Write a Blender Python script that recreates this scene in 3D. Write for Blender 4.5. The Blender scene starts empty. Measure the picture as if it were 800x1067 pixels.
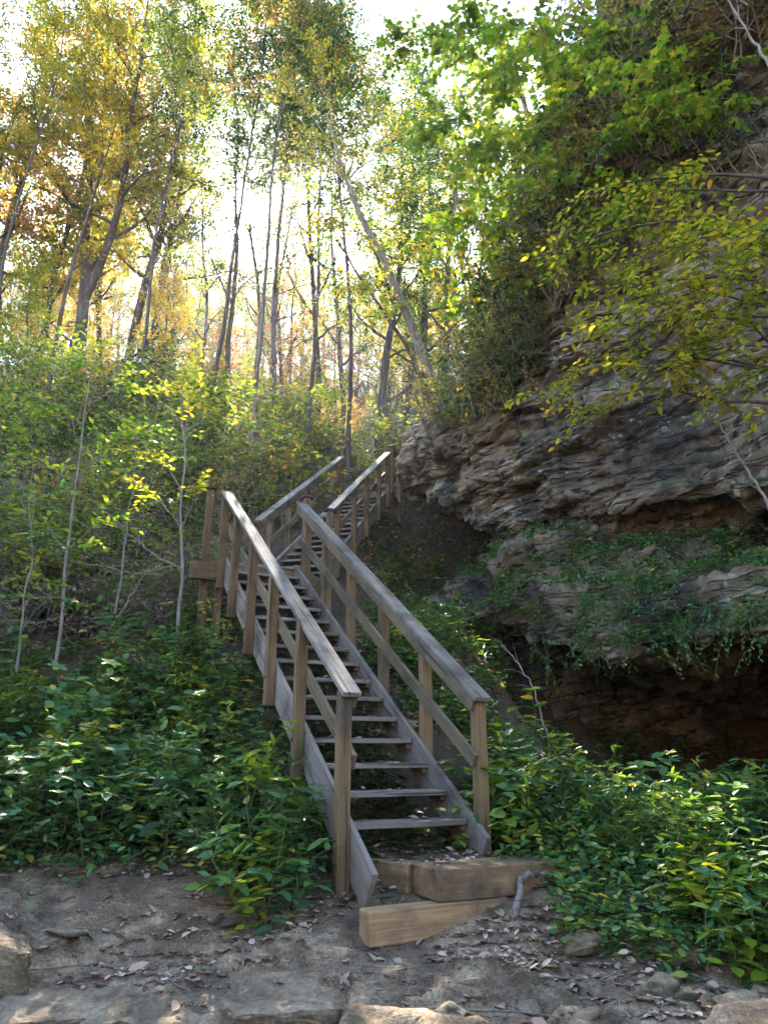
import bpy, bmesh, math, random
import numpy as np
from mathutils import Vector, Matrix

SC = bpy.context.scene
COL = SC.collection
RAD = math.radians
rng = np.random.default_rng(7)
random.seed(7)

# ------------------------------------------------------------------ camera, sky, sun, exposure
PITCH = RAD(18.265)
FPX = 756.5                      # focal length in pixels of an 800 x 1067 picture
cam_d = bpy.data.cameras.new('camera')
cam_d.sensor_fit = 'VERTICAL'; cam_d.sensor_height = 36.0
cam_d.lens = FPX / 1067.0 * 36.0
cam_d.clip_start = 0.05; cam_d.clip_end = 3000
cam = bpy.data.objects.new('camera', cam_d); COL.objects.link(cam)
cam.location = (0, 0, 0); cam.rotation_euler = (math.pi / 2 + PITCH, 0, 0)
SC.camera = cam

SUN_EL, SUN_AZ = RAD(39.7), RAD(-13.2)          # azimuth from +Y towards +X
SUN_DIR = Vector((math.sin(SUN_AZ) * math.cos(SUN_EL), math.cos(SUN_AZ) * math.cos(SUN_EL), math.sin(SUN_EL)))
SKY_STRENGTH, SUN_STRENGTH, EXPOSURE = 0.125, 5.0, 3.6

HAZE = 0.0003
world = bpy.data.worlds.new('World'); SC.world = world; world.use_nodes = True
wn, wl = world.node_tree.nodes, world.node_tree.links
wn.clear()
w_out = wn.new('ShaderNodeOutputWorld'); w_bg = wn.new('ShaderNodeBackground')
sky = wn.new('ShaderNodeTexSky'); sky.sky_type = 'NISHITA'; sky.sun_disc = False
sky.sun_elevation = SUN_EL; sky.sun_rotation = SUN_AZ
sky.air_density = 0.8; sky.dust_density = 0.3; sky.ozone_density = 1.0
# the bright air round the sun itself
w_tc = wn.new('ShaderNodeTexCoord')
w_dot = wn.new('ShaderNodeVectorMath'); w_dot.operation = 'DOT_PRODUCT'; w_dot.inputs[1].default_value = SUN_DIR
wl.new(w_tc.outputs['Generated'], w_dot.inputs[0])
w_gl = []
for expo, amp in ((9000, 120.0), (700, 3.0)):
    pw = wn.new('ShaderNodeMath'); pw.operation = 'POWER'; pw.inputs[1].default_value = expo
    cl = wn.new('ShaderNodeMath'); cl.operation = 'MAXIMUM'; cl.inputs[1].default_value = 0.0
    ml = wn.new('ShaderNodeMath'); ml.operation = 'MULTIPLY'; ml.inputs[1].default_value = amp
    wl.new(w_dot.outputs['Value'], cl.inputs[0]); wl.new(cl.outputs[0], pw.inputs[0]); wl.new(pw.outputs[0], ml.inputs[0])
    w_gl.append(ml)
w_ad = wn.new('ShaderNodeMath'); w_ad.operation = 'ADD'
wl.new(w_gl[0].outputs[0], w_ad.inputs[0]); wl.new(w_gl[1].outputs[0], w_ad.inputs[1])
w_sc = wn.new('ShaderNodeVectorMath'); w_sc.operation = 'SCALE'; w_sc.inputs[0].default_value = (1.0, 0.95, 0.86)
wl.new(w_ad.outputs[0], w_sc.inputs['Scale'])
w_add = wn.new('ShaderNodeVectorMath'); w_add.operation = 'ADD'
wl.new(sky.outputs[0], w_add.inputs[0]); wl.new(w_sc.outputs[0], w_add.inputs[1])
wl.new(w_add.outputs[0], w_bg.inputs['Color']); w_bg.inputs['Strength'].default_value = SKY_STRENGTH
wl.new(w_bg.outputs[0], w_out.inputs['Surface'])

sun_d = bpy.data.lights.new('sun', 'SUN'); sun_d.energy = SUN_STRENGTH; sun_d.angle = RAD(0.53); sun_d.color = (1.0, 0.92, 0.79)
sun = bpy.data.objects.new('sun', sun_d); COL.objects.link(sun)
sun.rotation_euler = SUN_DIR.to_track_quat('Z', 'Y').to_euler(); sun.location = (-10, 40, 40)

SC.view_settings.view_transform = 'Standard'; SC.view_settings.look = 'None'
SC.view_settings.exposure = EXPOSURE; SC.view_settings.gamma = 1.0; SC.view_settings.use_curve_mapping = False
SC.render.engine = 'CYCLES'
cy = SC.cycles
cy.max_bounces = 7; cy.diffuse_bounces = 4; cy.glossy_bounces = 2; cy.transmission_bounces = 5; cy.transparent_max_bounces = 4
cy.caustics_reflective = False; cy.caustics_refractive = False; cy.sample_clamp_indirect = 6.0
cy.use_denoising = True

# ------------------------------------------------------------------ small maths
def ray_dir(u, v):
    x = (u - 400) / FPX; z = (533.5 - v) / FPX
    return np.array([x, math.cos(PITCH) - z * math.sin(PITCH), math.sin(PITCH) + z * math.cos(PITCH)])
def at(u, v, y):
    d = ray_dir(u, v); return d / d[1] * y

def _hash(ix, iy, iz, seed):
    h = (ix.astype(np.uint32) * np.uint32(374761393)) ^ (iy.astype(np.uint32) * np.uint32(668265263)) ^ (iz.astype(np.uint32) * np.uint32(2147483647)) ^ np.uint32((seed * 974634 + 12345) % 4294967295)
    h = (h ^ (h >> np.uint32(13))) * np.uint32(1274126177); h = (h ^ (h >> np.uint32(16))) * np.uint32(2246822519); h ^= h >> np.uint32(13)
    return (h & np.uint32(0xffffff)).astype(np.float64) / float(0xffffff) * 2 - 1
def noise3(x, y, z, seed=0):
    x, y, z = np.broadcast_arrays(np.asarray(x, float), np.asarray(y, float), np.asarray(z, float))
    i, j, k = np.floor(x).astype(np.int64), np.floor(y).astype(np.int64), np.floor(z).astype(np.int64)
    fx, fy, fz = x - i, y - j, z - k
    fx, fy, fz = [f * f * f * (f * (f * 6 - 15) + 10) for f in (fx, fy, fz)]
    r = 0
    for a in (0, 1):
        for b in (0, 1):
            for c in (0, 1):
                w = (fx if a else 1 - fx) * (fy if b else 1 - fy) * (fz if c else 1 - fz)
                r = r + w * _hash(i + a, j + b, k + c, seed)
    return r
def fbm(x, y, z, seed=0, oct=4, gain=0.5):
    r, a, f = 0, 1.0, 1.0
    for o in range(oct):
        r = r + a * noise3(np.asarray(x) * f, np.asarray(y) * f, np.asarray(z) * f, seed + o); a *= gain; f *= 2.03
    return r
def unit(v):
    v = np.asarray(v, float); return v / np.maximum(np.linalg.norm(v, axis=-1, keepdims=True), 1e-9)

# ------------------------------------------------------------------ mesh helpers
class Acc:
    """collects vertices and faces (arrays) for ONE mesh"""
    def __init__(s): s.V, s.F, s.n = [], [], 0
    def add(s, V, *Fs):
        V = np.asarray(V, np.float32).reshape(-1, 3)
        s.V.append(V)
        for F in Fs:
            F = np.asarray(F, np.int64)
            if F.size: s.F.append(F + s.n)
        s.n += len(V)
    def mesh(s, name, mats, smooth=False, attr=None):
        me = bpy.data.meshes.new(name)
        V = np.concatenate(s.V) if s.V else np.zeros((0, 3), np.float32)
        idx = np.concatenate([f.ravel() for f in s.F]); tot = np.concatenate([np.full(len(f), f.shape[1]) for f in s.F])
        me.vertices.add(len(V)); me.vertices.foreach_set('co', V.ravel())
        me.loops.add(len(idx)); me.loops.foreach_set('vertex_index', idx.astype(np.int32))
        me.polygons.add(len(tot))
        st = np.concatenate([[0], np.cumsum(tot)[:-1]])
        me.polygons.foreach_set('loop_start', st.astype(np.int32))
        if smooth: me.polygons.foreach_set('use_smooth', np.ones(len(tot), bool))
        for m in (mats if isinstance(mats, (list, tuple)) else [mats]): me.materials.append(m)
        if attr:
            for k, val in attr.items():
                a = me.attributes.new(k, 'FLOAT', 'POINT'); a.data.foreach_set('value', np.asarray(val, np.float32))
        me.update(calc_edges=True)
        return me

def obj(name, me, parent=None, loc=(0, 0, 0)):
    o = bpy.data.objects.new(name, me); COL.objects.link(o); o.location = loc
    if parent: o.parent = parent
    return o
def tag(o, label=None, cat=None, group=None, kind=None):
    if label: o['label'] = label
    if cat: o['category'] = cat
    if group: o['group'] = group
    if kind: o['kind'] = kind
    return o
def empty(name, loc=(0, 0, 0), rz=0.0):
    o = bpy.data.objects.new(name, None); COL.objects.link(o); o.location = loc; o.rotation_euler = (0, 0, rz)
    o.empty_display_size = 0.2
    return o
def copy_tree(o):
    c = o.copy(); COL.objects.link(c)
    for ch in o.children:
        d = ch.copy(); COL.objects.link(d); d.parent = c
    return c

def tube(acc, P, R, sides=6, cap=True):
    P = np.asarray(P, float); R = np.broadcast_to(np.asarray(R, float), (len(P),))
    T = np.gradient(P, axis=0); T = unit(T)
    ref = np.array([0.0, 0, 1]) if abs(T[0][2]) < 0.8 else np.array([1.0, 0, 0])
    a = np.linspace(0, 2 * math.pi, sides, endpoint=False)
    U = unit(np.cross(T, ref)); W = np.cross(T, U)
    ring = P[:, None] + R[:, None, None] * (np.cos(a)[None, :, None] * U[:, None] + np.sin(a)[None, :, None] * W[:, None])
    n = len(P); i = np.arange(n - 1)[:, None] * sides; j = np.arange(sides)[None]; k = (j + 1) % sides
    F = np.stack([i + j, i + k, i + sides + k, i + sides + j], -1).reshape(-1, 4)
    acc.add(ring.reshape(-1, 3), F)

def wander(p0, d0, length, n, wob, up=0.0, rg=rng, droop=0.0):
    """a crooked polyline"""
    P = [np.asarray(p0, float)]; d = unit(d0); st = length / n
    for i in range(n):
        d = unit(d + rg.normal(0, wob, 3) + np.array([0, 0, up]) - np.array([0, 0, droop]) * (i / n))
        P.append(P[-1] + d * st)
    return np.array(P)

class Leaves:
    """collects leaves for ONE foliage mesh"""
    OV = np.array([(0, 0, 0), (.30, .46, .10), (.68, .40, .10), (1, 0, -.06), (.68, -.40, .10), (.30, -.46, .10)])
    OVF = np.array([(0, 3, 2, 1), (0, 5, 4, 3)])
    MP = np.array([(0, 0, 0), (-.03, .34, .02), (.26, .26, .06), (.50, .60, .0), (.56, .22, .05), (1, 0, -.08), (.56, -.22, .05), (.50, -.60, 0), (.26, -.26, .06), (-.03, -.34, .02)])
    MPF = np.array([(0, 2, 1), (0, 4, 2), (2, 4, 3), (0, 5, 4), (0, 6, 5), (0, 8, 6), (8, 7, 6), (0, 9, 8)])
    def __init__(s): s.d = []
    def add(s, P, A, N, L, W):
        n = len(P); s.d.append((np.asarray(P, float), np.asarray(A, float), np.asarray(N, float), np.broadcast_to(L, (n,)).astype(float), np.broadcast_to(W, (n,)).astype(float)))
    def count(s): return sum(len(x[0]) for x in s.d)
    def acc(s, kind='ov', acc=None):
        P, A, N, L, W = [np.concatenate([x[i] for x in s.d]) for i in range(5)]
        A = unit(A); B = unit(np.cross(N, A) + 1e-6); N2 = np.cross(A, B)
        T, F = (s.OV, s.OVF) if kind == 'ov' else (s.MP, s.MPF)
        V = P[:, None] + T[None, :, :1] * (L[:, None] )[:, :, None] * A[:, None] + T[None, :, 1:2] * W[:, None, None] * B[:, None] + T[None, :, 2:3] * W[:, None, None] * N2[:, None]
        acc = acc or Acc()
        acc.add(V.reshape(-1, 3), (F[None] + (np.arange(len(P)) * len(T))[:, None, None]).reshape(-1, F.shape[1]))
        return acc
    def spray(s, P, L, spacing, rg, ang=0.9, tilt=0.25, ratio=0.5, up=(0, 0, 1), start=0.1, skip=0.0):
        """alternate leaves laid in a plane along a twig"""
        P = np.asarray(P, float); seg = np.linalg.norm(np.diff(P, axis=0), axis=1); cum = np.concatenate([[0], np.cumsum(seg)])
        tt = np.arange(start * cum[-1], cum[-1] + 1e-6, spacing)
        if skip: tt = tt[rg.random(len(tt)) > skip]
        n = len(tt)
        if n == 0: return
        Q = np.stack([np.interp(tt, cum, P[:, i]) for i in range(3)], 1)
        D = unit(np.stack([np.interp(tt + .01, cum, P[:, i]) for i in range(3)], 1) - np.stack([np.interp(tt - .01, cum, P[:, i]) for i in range(3)], 1) + 1e-7)
        U = np.broadcast_to(np.asarray(up, float), (n, 3)) + rg.normal(0, tilt, (n, 3))
        S = unit(np.cross(D, U)); sg = np.where(np.arange(n) % 2, 1.0, -1.0)[:, None]
        an = ang + rg.normal(0, .2, n)[:, None]
        A = D * np.cos(an) + S * sg * np.sin(an) + rg.normal(0, .12, (n, 3)); A[:, 2] -= .12
        l = L * rg.uniform(.65, 1.15, n)
        s.add(Q, A, U, l, l * ratio * rg.uniform(.85, 1.1, n))

# ------------------------------------------------------------------ materials
def new_mat(name):
    m = bpy.data.materials.new(name); m.use_nodes = True
    nt = m.node_tree; nt.nodes.clear()
    return m, nt.nodes, nt.links
def N(nodes, t, **kw):
    n = nodes.new(t)
    for k, v in kw.items(): setattr(n, k, v)
    return n
def ramp(nodes, stops, interp='LINEAR'):
    r = nodes.new('ShaderNodeValToRGB'); r.color_ramp.interpolation = interp
    e = r.color_ramp.elements
    while len(e) < len(stops): e.new(0.5)
    for x, (p, c) in zip(e, stops): x.position = p; x.color = (*c, 1)
    return r
def noise_node(nodes, links, vec, scale, detail=4, rough=0.55):
    n = nodes.new('ShaderNodeTexNoise'); n.inputs['Scale'].default_value = scale; n.inputs['Detail'].default_value = detail; n.inputs['Roughness'].default_value = rough
    if vec is not None: links.new(vec, n.inputs['Vector'])
    return n
def mixc(nodes, links, fac, a, b, mode='MIX'):
    m = nodes.new('ShaderNodeMix'); m.data_type = 'RGBA'; m.blend_type = mode
    for s, i in ((fac, 0), (a, 6), (b, 7)):
        if hasattr(s, 'node'): links.new(s, m.inputs[i])
        elif i == 0: m.inputs[0].default_value = s
        else: m.inputs[i].default_value = (*s, 1)
    return m.outputs[2]
def mrange(nodes, links, v, a, b, c=0.0, d=1.0):
    m = nodes.new('ShaderNodeMapRange'); links.new(v, m.inputs[0])
    for i, x in enumerate((a, b, c, d)): m.inputs[i + 1].default_value = x
    return m.outputs[0]

def leaf_mat(name, stops, transl=0.45, rough=0.45, tboost=(1.5, 1.35, .55)):
    m, n, l = new_mat(name)
    g = N(n, 'ShaderNodeNewGeometry'); oi = N(n, 'ShaderNodeObjectInfo'); tc = N(n, 'ShaderNodeTexCoord')
    ns = noise_node(n, l, g.outputs['Position'], 1.1, 2)
    a1 = N(n, 'ShaderNodeMath', operation='MULTIPLY_ADD'); l.new(ns.outputs['Fac'], a1.inputs[0]); a1.inputs[1].default_value = 0.7; a1.inputs[2].default_value = -0.35
    a2 = N(n, 'ShaderNodeMath', operation='ADD', use_clamp=True); l.new(g.outputs['Random Per Island'], a2.inputs[0]); l.new(a1.outputs[0], a2.inputs[1])
    a3 = N(n, 'ShaderNodeMath', operation='MULTIPLY_ADD'); l.new(oi.outputs['Random'], a3.inputs[0]); a3.inputs[1].default_value = .22; a3.inputs[2].default_value = -.11
    a4 = N(n, 'ShaderNodeMath', operation='ADD', use_clamp=True); l.new(a2.outputs[0], a4.inputs[0]); l.new(a3.outputs[0], a4.inputs[1])
    r = ramp(n, stops); l.new(a4.outputs[0], r.inputs['Fac'])
    fine = noise_node(n, l, g.outputs['Position'], 60, 2)
    col = mixc(n, l, mrange(n, l, fine.outputs['Fac'], .3, .7, 0, .35), r.outputs['Color'], (0.5, 0.5, 0.5), 'OVERLAY')
    b = N(n, 'ShaderNodeBsdfPrincipled'); l.new(col, b.inputs['Base Color']); b.inputs['Roughness'].default_value = rough; b.inputs['Specular IOR Level'].default_value = .22
    t = N(n, 'ShaderNodeBsdfTranslucent'); l.new(mixc(n, l, 1.0, col, tboost, 'MULTIPLY'), t.inputs['Color'])
    mx = N(n, 'ShaderNodeMixShader'); mx.inputs[0].default_value = transl
    l.new(b.outputs[0], mx.inputs[1]); l.new(t.outputs[0], mx.inputs[2])
    o = N(n, 'ShaderNodeOutputMaterial'); l.new(mx.outputs[0], o.inputs['Surface'])
    return m

def bark_mat(name, dark, light, scale=9.0, moss=0.0):
    m, n, l = new_mat(name)
    tc = N(n, 'ShaderNodeTexCoord'); mp = N(n, 'ShaderNodeMapping'); mp.inputs['Scale'].default_value = (1, 1, .22); l.new(tc.outputs['Object'], mp.inputs[0])
    ns = noise_node(n, l, mp.outputs[0], scale, 6, .65); big = noise_node(n, l, tc.outputs['Object'], 1.3, 3)
    r = ramp(n, [(.32, dark), (.68, light)]); l.new(ns.outputs['Fac'], r.inputs['Fac'])
    col = mixc(n, l, mrange(n, l, big.outputs['Fac'], .45, .65, 0, .5), r.outputs['Color'], tuple(x * .55 for x in light))
    if moss: col = mixc(n, l, mrange(n, l, big.outputs['Fac'], .5, .62, 0, moss), col, (.06, .09, .03))
    b = N(n, 'ShaderNodeBsdfPrincipled'); l.new(col, b.inputs['Base Color']); b.inputs['Roughness'].default_value = .85; b.inputs['Specular IOR Level'].default_value = .2
    bp = N(n, 'ShaderNodeBump'); bp.inputs['Strength'].default_value = .6; bp.inputs['Distance'].default_value = .03; l.new(ns.outputs['Fac'], bp.inputs['Height']); l.new(bp.outputs[0], b.inputs['Normal'])
    o = N(n, 'ShaderNodeOutputMaterial'); l.new(b.outputs[0], o.inputs['Surface'])
    return m

def wood_mat(name, c1, c2, c3, green=.25, crack=.8):
    """weathered lumber: grain runs along the part's own X axis"""
    m, n, l = new_mat(name)
    tc = N(n, 'ShaderNodeTexCoord'); oi = N(n, 'ShaderNodeObjectInfo'); g = N(n, 'ShaderNodeNewGeometry')
    off = N(n, 'ShaderNodeVectorMath', operation='SCALE'); off.inputs[0].default_value = (37, 11, 23); l.new(oi.outputs['Random'], off.inputs['Scale'])
    ad = N(n, 'ShaderNodeVectorMath', operation='ADD'); l.new(tc.outputs['Object'], ad.inputs[0]); l.new(off.outputs[0], ad.inputs[1])
    mp = N(n, 'ShaderNodeMapping'); mp.inputs['Scale'].default_value = (.035, 1, 1); l.new(ad.outputs[0], mp.inputs[0])
    gr = noise_node(n, l, mp.outputs[0], 75, 6, .7)
    mp2 = N(n, 'ShaderNodeMapping'); mp2.inputs['Scale'].default_value = (.12, 1, 1); l.new(ad.outputs[0], mp2.inputs[0])
    broad = noise_node(n, l, mp2.outputs[0], 9, 4, .6)
    blot = noise_node(n, l, ad.outputs[0], 4.5, 5, .6)
    r = ramp(n, [(.28, c1), (.5, c2), (.74, c3)]); l.new(gr.outputs['Fac'], r.inputs['Fac'])
    col = mixc(n, l, mrange(n, l, broad.outputs['Fac'], .38, .64, 0, .55), r.outputs['Color'], c1)
    col = mixc(n, l, mrange(n, l, blot.outputs['Fac'], .5, .68, 0, green), col, (.085, .10, .04))
    dk = noise_node(n, l, ad.outputs[0], 2.1, 6, .7)
    col = mixc(n, l, mrange(n, l, dk.outputs['Fac'], .47, .66, 0, .8), col, (.045, .038, .03))
    hv = N(n, 'ShaderNodeHueSaturation'); l.new(col, hv.inputs['Color']); l.new(mrange(n, l, oi.outputs['Random'], 0, 1, .8, 1.2), hv.inputs['Value'])
    # the long cracks of drying
    ck = noise_node(n, l, mp.outputs[0], 28, 3, .5)
    ckm = mrange(n, l, ck.outputs['Fac'], .60, .645, 0, crack)
    col = mixc(n, l, ckm, hv.outputs['Color'], (.035, .03, .024))
    b = N(n, 'ShaderNodeBsdfPrincipled'); l.new(col, b.inputs['Base Color']); b.inputs['Roughness'].default_value = .9; b.inputs['Specular IOR Level'].default_value = .12
    bp = N(n, 'ShaderNodeBump'); bp.inputs['Strength'].default_value = .5; bp.inputs['Distance'].default_value = .004
    sb = N(n, 'ShaderNodeMath', operation='SUBTRACT'); l.new(gr.outputs['Fac'], sb.inputs[0]); l.new(ckm, sb.inputs[1])
    l.new(sb.outputs[0], bp.inputs['Height']); l.new(bp.outputs[0], b.inputs['Normal'])
    o = N(n, 'ShaderNodeOutputMaterial'); l.new(b.outputs[0], o.inputs['Surface'])
    return m

def rock_mat(name, moss=.8, warm=1.0, lichen=.6, bright=1.2):
    """layered sandstone: beds, iron stain, black wash, lichen, moss on what faces up"""
    m, n, l = new_mat(name)
    g = N(n, 'ShaderNodeNewGeometry'); pos = g.outputs['Position']
    mp0 = N(n, 'ShaderNodeMapping'); mp0.inputs['Rotation'].default_value = (0, RAD(11), 0); l.new(pos, mp0.inputs[0]); wp = noise_node(n, l, pos, .9, 3); wv = N(n, 'ShaderNodeVectorMath', operation='MULTIPLY_ADD'); l.new(wp.outputs['Color'], wv.inputs[0]); wv.inputs[1].default_value = (.5, .5, .5); l.new(mp0.outputs[0], wv.inputs[2])
    mp = N(n, 'ShaderNodeMapping'); mp.inputs['Scale'].default_value = (.35, .35, 3.0); l.new(wv.outputs[0], mp.inputs[0])
    beds = noise_node(n, l, mp.outputs[0], 1.6, 7, .65)
    r = ramp(n, [(.25, (.05, .041, .029)), (.42, (.118, .09, .059)), (.55, (.19, .148, .098)), (.7, (.28, .226, .155)), (.8, (.155, .125, .087))]); l.new(beds.outputs['Fac'], r.inputs['Fac'])
    seam = noise_node(n, l, mp.outputs[0], 2.3, 3, .5)
    sa = N(n, 'ShaderNodeMath', operation='SUBTRACT'); l.new(seam.outputs['Fac'], sa.inputs[0]); sa.inputs[1].default_value = .5
    sb = N(n, 'ShaderNodeMath', operation='ABSOLUTE'); l.new(sa.outputs[0], sb.inputs[0]); seamv = mrange(n, l, sb.outputs[0], .006, .03, 1, 0)
    big = noise_node(n, l, pos, .55, 5, .6)
    col = mixc(n, l, mrange(n, l, big.outputs['Fac'], .48, .66, 0, .5), r.outputs['Color'], (.165, .10, .056))
    mp3 = N(n, 'ShaderNodeMapping'); mp3.inputs['Scale'].default_value = (1, 1, .25); l.new(pos, mp3.inputs[0])
    wash = noise_node(n, l, mp3.outputs[0], 1.25, 6, .65)
    col = mixc(n, l, mrange(n, l, wash.outputs['Fac'], .45, .60, 0, .85), col, (.028, .026, .024))
    li = noise_node(n, l, pos, 5.5, 6, .75); li2 = noise_node(n, l, pos, .8, 3)
    lm = N(n, 'ShaderNodeMath', operation='MULTIPLY'); l.new(mrange(n, l, li.outputs['Fac'], .56, .63, 0, lichen), lm.inputs[0]); l.new(mrange(n, l, li2.outputs['Fac'], .45, .6), lm.inputs[1])
    col = mixc(n, l, lm.outputs[0], col, (.40, .41, .36))
    col = mixc(n, l, seamv, col, (.02, .018, .016))
    sx = N(n, 'ShaderNodeSeparateXYZ'); l.new(g.outputs['Normal'], sx.inputs[0])
    mo = noise_node(n, l, pos, 2.2, 5, .7)
    mm = N(n, 'ShaderNodeMath', operation='MULTIPLY'); l.new(mrange(n, l, sx.outputs['Z'], .35, .75), mm.inputs[0]); l.new(mrange(n, l, mo.outputs['Fac'], .42, .6, 0, moss), mm.inputs[1])
    col = mixc(n, l, mm.outputs[0], col, (.05, .065, .022))
    fine = noise_node(n, l, pos, 38, 5, .7)
    col = mixc(n, l, .6, col, mixc(n, l, fine.outputs['Fac'], (.25, .25, .25), (.75, .75, .75)), 'OVERLAY')
    hv = N(n, 'ShaderNodeHueSaturation'); hv.inputs['Value'].default_value = bright; l.new(col, hv.inputs['Color'])
    b = N(n, 'ShaderNodeBsdfPrincipled'); l.new(hv.outputs[0], b.inputs['Base Color']); b.inputs['Roughness'].default_value = .88; b.inputs['Specular IOR Level'].default_value = .2
    b1 = N(n, 'ShaderNodeBump'); b1.inputs['Strength'].default_value = 1.0; b1.inputs['Distance'].default_value = .10; bs = N(n, 'ShaderNodeMath', operation='MULTIPLY_ADD'); l.new(seamv, bs.inputs[0]); bs.inputs[1].default_value = -.35; l.new(beds.outputs['Fac'], bs.inputs[2]); l.new(bs.outputs[0], b1.inputs['Height'])
    b2 = N(n, 'ShaderNodeBump'); b2.inputs['Strength'].default_value = .9; b2.inputs['Distance'].default_value = .03; l.new(fine.outputs['Fac'], b2.inputs['Height']); l.new(b1.outputs[0], b2.inputs['Normal'])
    l.new(b2.outputs[0], b.inputs['Normal'])
    o = N(n, 'ShaderNodeOutputMaterial'); l.new(b.outputs[0], o.inputs['Surface'])
    return m

def ground_mat():
    m, n, l = new_mat('forest_soil')
    g = N(n, 'ShaderNodeNewGeometry'); pos = g.outputs['Position']
    at_ = N(n, 'ShaderNodeAttribute'); at_.attribute_name = 'rocky'
    a = noise_node(n, l, pos, 1.6, 6, .65); b_ = noise_node(n, l, pos, 9, 6, .7); c = noise_node(n, l, pos, 60, 4, .7)
    soil = ramp(n, [(.3, (.036, .024, .015)), (.55, (.072, .049, .030)), (.75, (.118, .08, .05))]); l.new(b_.outputs['Fac'], soil.inputs['Fac'])
    mp = N(n, 'ShaderNodeMapping'); mp.inputs['Scale'].default_value = (1, .5, 3); mp.inputs['Rotation'].default_value = (0, 0, RAD(18)); l.new(pos, mp.inputs[0])
    st = noise_node(n, l, mp.outputs[0], 4.5, 6, .65)
    rock = ramp(n, [(.3, (.05, .034, .021)), (.42, (.11, .076, .046)), (.54, (.195, .136, .082)), (.66, (.32, .228, .137)), (.76, (.42, .30, .19))]); l.new(st.outputs['Fac'], rock.inputs['Fac'])
    f = N(n, 'ShaderNodeMath', operation='MULTIPLY'); l.new(at_.outputs['Fac'], f.inputs[0]); l.new(mrange(n, l, a.outputs['Fac'], .36, .52), f.inputs[1])
    col = mixc(n, l, f.outputs[0], soil.outputs['Color'], rock.outputs['Color'])
    mossn = noise_node(n, l, pos, 2.7, 5, .7)
    col = mixc(n, l, mrange(n, l, mossn.outputs['Fac'], .58, .68, 0, .6), col, (.045, .06, .022))
    grit = noise_node(n, l, pos, 150, 3, .8); col = mixc(n, l, .8, col, mixc(n, l, mrange(n, l, c.outputs['Fac'], .3, .7), (.18, .18, .18), (.82, .82, .82)), 'OVERLAY'); col = mixc(n, l, .6, col, mixc(n, l, mrange(n, l, grit.outputs['Fac'], .3, .7), (.2, .2, .2), (.8, .8, .8)), 'OVERLAY')
    b = N(n, 'ShaderNodeBsdfPrincipled'); l.new(col, b.inputs['Base Color']); b.inputs['Roughness'].default_value = .9; b.inputs['Specular IOR Level'].default_value = .15
    b1 = N(n, 'ShaderNodeBump'); b1.inputs['Strength'].default_value = .7; b1.inputs['Distance'].default_value = .05; l.new(st.outputs['Fac'], b1.inputs['Height'])
    b2 = N(n, 'ShaderNodeBump'); b2.inputs['Strength'].default_value = .6; b2.inputs['Distance'].default_value = .012; l.new(c.outputs['Fac'], b2.inputs['Height']); l.new(b1.outputs[0], b2.inputs['Normal'])
    l.new(b2.outputs[0], b.inputs['Normal'])
    o = N(n, 'ShaderNodeOutputMaterial'); l.new(b.outputs[0], o.inputs['Surface'])
    return m

M_ROCK = rock_mat('cliff_sandstone')
M_MOSSROCK = rock_mat('mossy_sandstone', moss=.5, lichen=.3, bright=1.3)
def stone_mat(name):
    m, n, l = new_mat(name); g = N(n, 'ShaderNodeNewGeometry'); pos = g.outputs['Position']
    a = noise_node(n, l, pos, 3.2, 7, .68); f = noise_node(n, l, pos, 45, 5, .75); b_ = noise_node(n, l, pos, 1.6, 4)
    r = ramp(n, [(.32, (.065, .047, .029)), (.5, (.165, .12, .072)), (.68, (.30, .22, .135))]); l.new(a.outputs['Fac'], r.inputs['Fac'])
    sx = N(n, 'ShaderNodeSeparateXYZ'); l.new(g.outputs['Normal'], sx.inputs[0])
    mm = N(n, 'ShaderNodeMath', operation='MULTIPLY'); l.new(mrange(n, l, sx.outputs['Z'], .75, .3), mm.inputs[0]); l.new(mrange(n, l, b_.outputs['Fac'], .4, .55, .25, .8), mm.inputs[1])
    col = mixc(n, l, mm.outputs[0], r.outputs['Color'], (.05, .05, .026))                    # moss olive on steep faces, their shade worked into the colour
    col = mixc(n, l, .7, col, mixc(n, l, mrange(n, l, f.outputs['Fac'], .3, .7), (.2, .2, .2), (.8, .8, .8)), 'OVERLAY')
    b = N(n, 'ShaderNodeBsdfPrincipled'); l.new(col, b.inputs['Base Color']); b.inputs['Roughness'].default_value = .9; b.inputs['Specular IOR Level'].default_value = .15
    b1 = N(n, 'ShaderNodeBump'); b1.inputs['Strength'].default_value = .8; b1.inputs['Distance'].default_value = .03; l.new(a.outputs['Fac'], b1.inputs['Height'])
    b2 = N(n, 'ShaderNodeBump'); b2.inputs['Strength'].default_value = .7; b2.inputs['Distance'].default_value = .01; l.new(f.outputs['Fac'], b2.inputs['Height']); l.new(b1.outputs[0], b2.inputs['Normal']); l.new(b2.outputs[0], b.inputs['Normal'])
    o = N(n, 'ShaderNodeOutputMaterial'); l.new(b.outputs[0], o.inputs['Surface']); return m
M_LEDGE = M_STONE = stone_mat('trail_bedrock')
M_SOIL = ground_mat()
M_WOOD = wood_mat('weathered_lumber', (0.089, 0.063, 0.037), (0.159, 0.117, 0.069), (0.225, 0.175, 0.111), .45)
M_POST = wood_mat('post_lumber', (0.087, 0.054, 0.026), (0.155, 0.098, 0.048), (0.218, 0.144, 0.076), .3)
M_GREY = wood_mat('grey_lumber', (0.125, 0.101, 0.076), (0.200, 0.169, 0.134), (0.281, 0.243, 0.197), .2)
M_TIMBER = wood_mat('landscape_timber', (0.175, 0.103, 0.046), (0.285, 0.176, 0.082), (0.386, 0.249, 0.125), .12, .25)
M_CAP = wood_mat('cap_lumber', (.04, .034, .03), (.075, .062, .052), (.12, .10, .085), .2)
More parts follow.
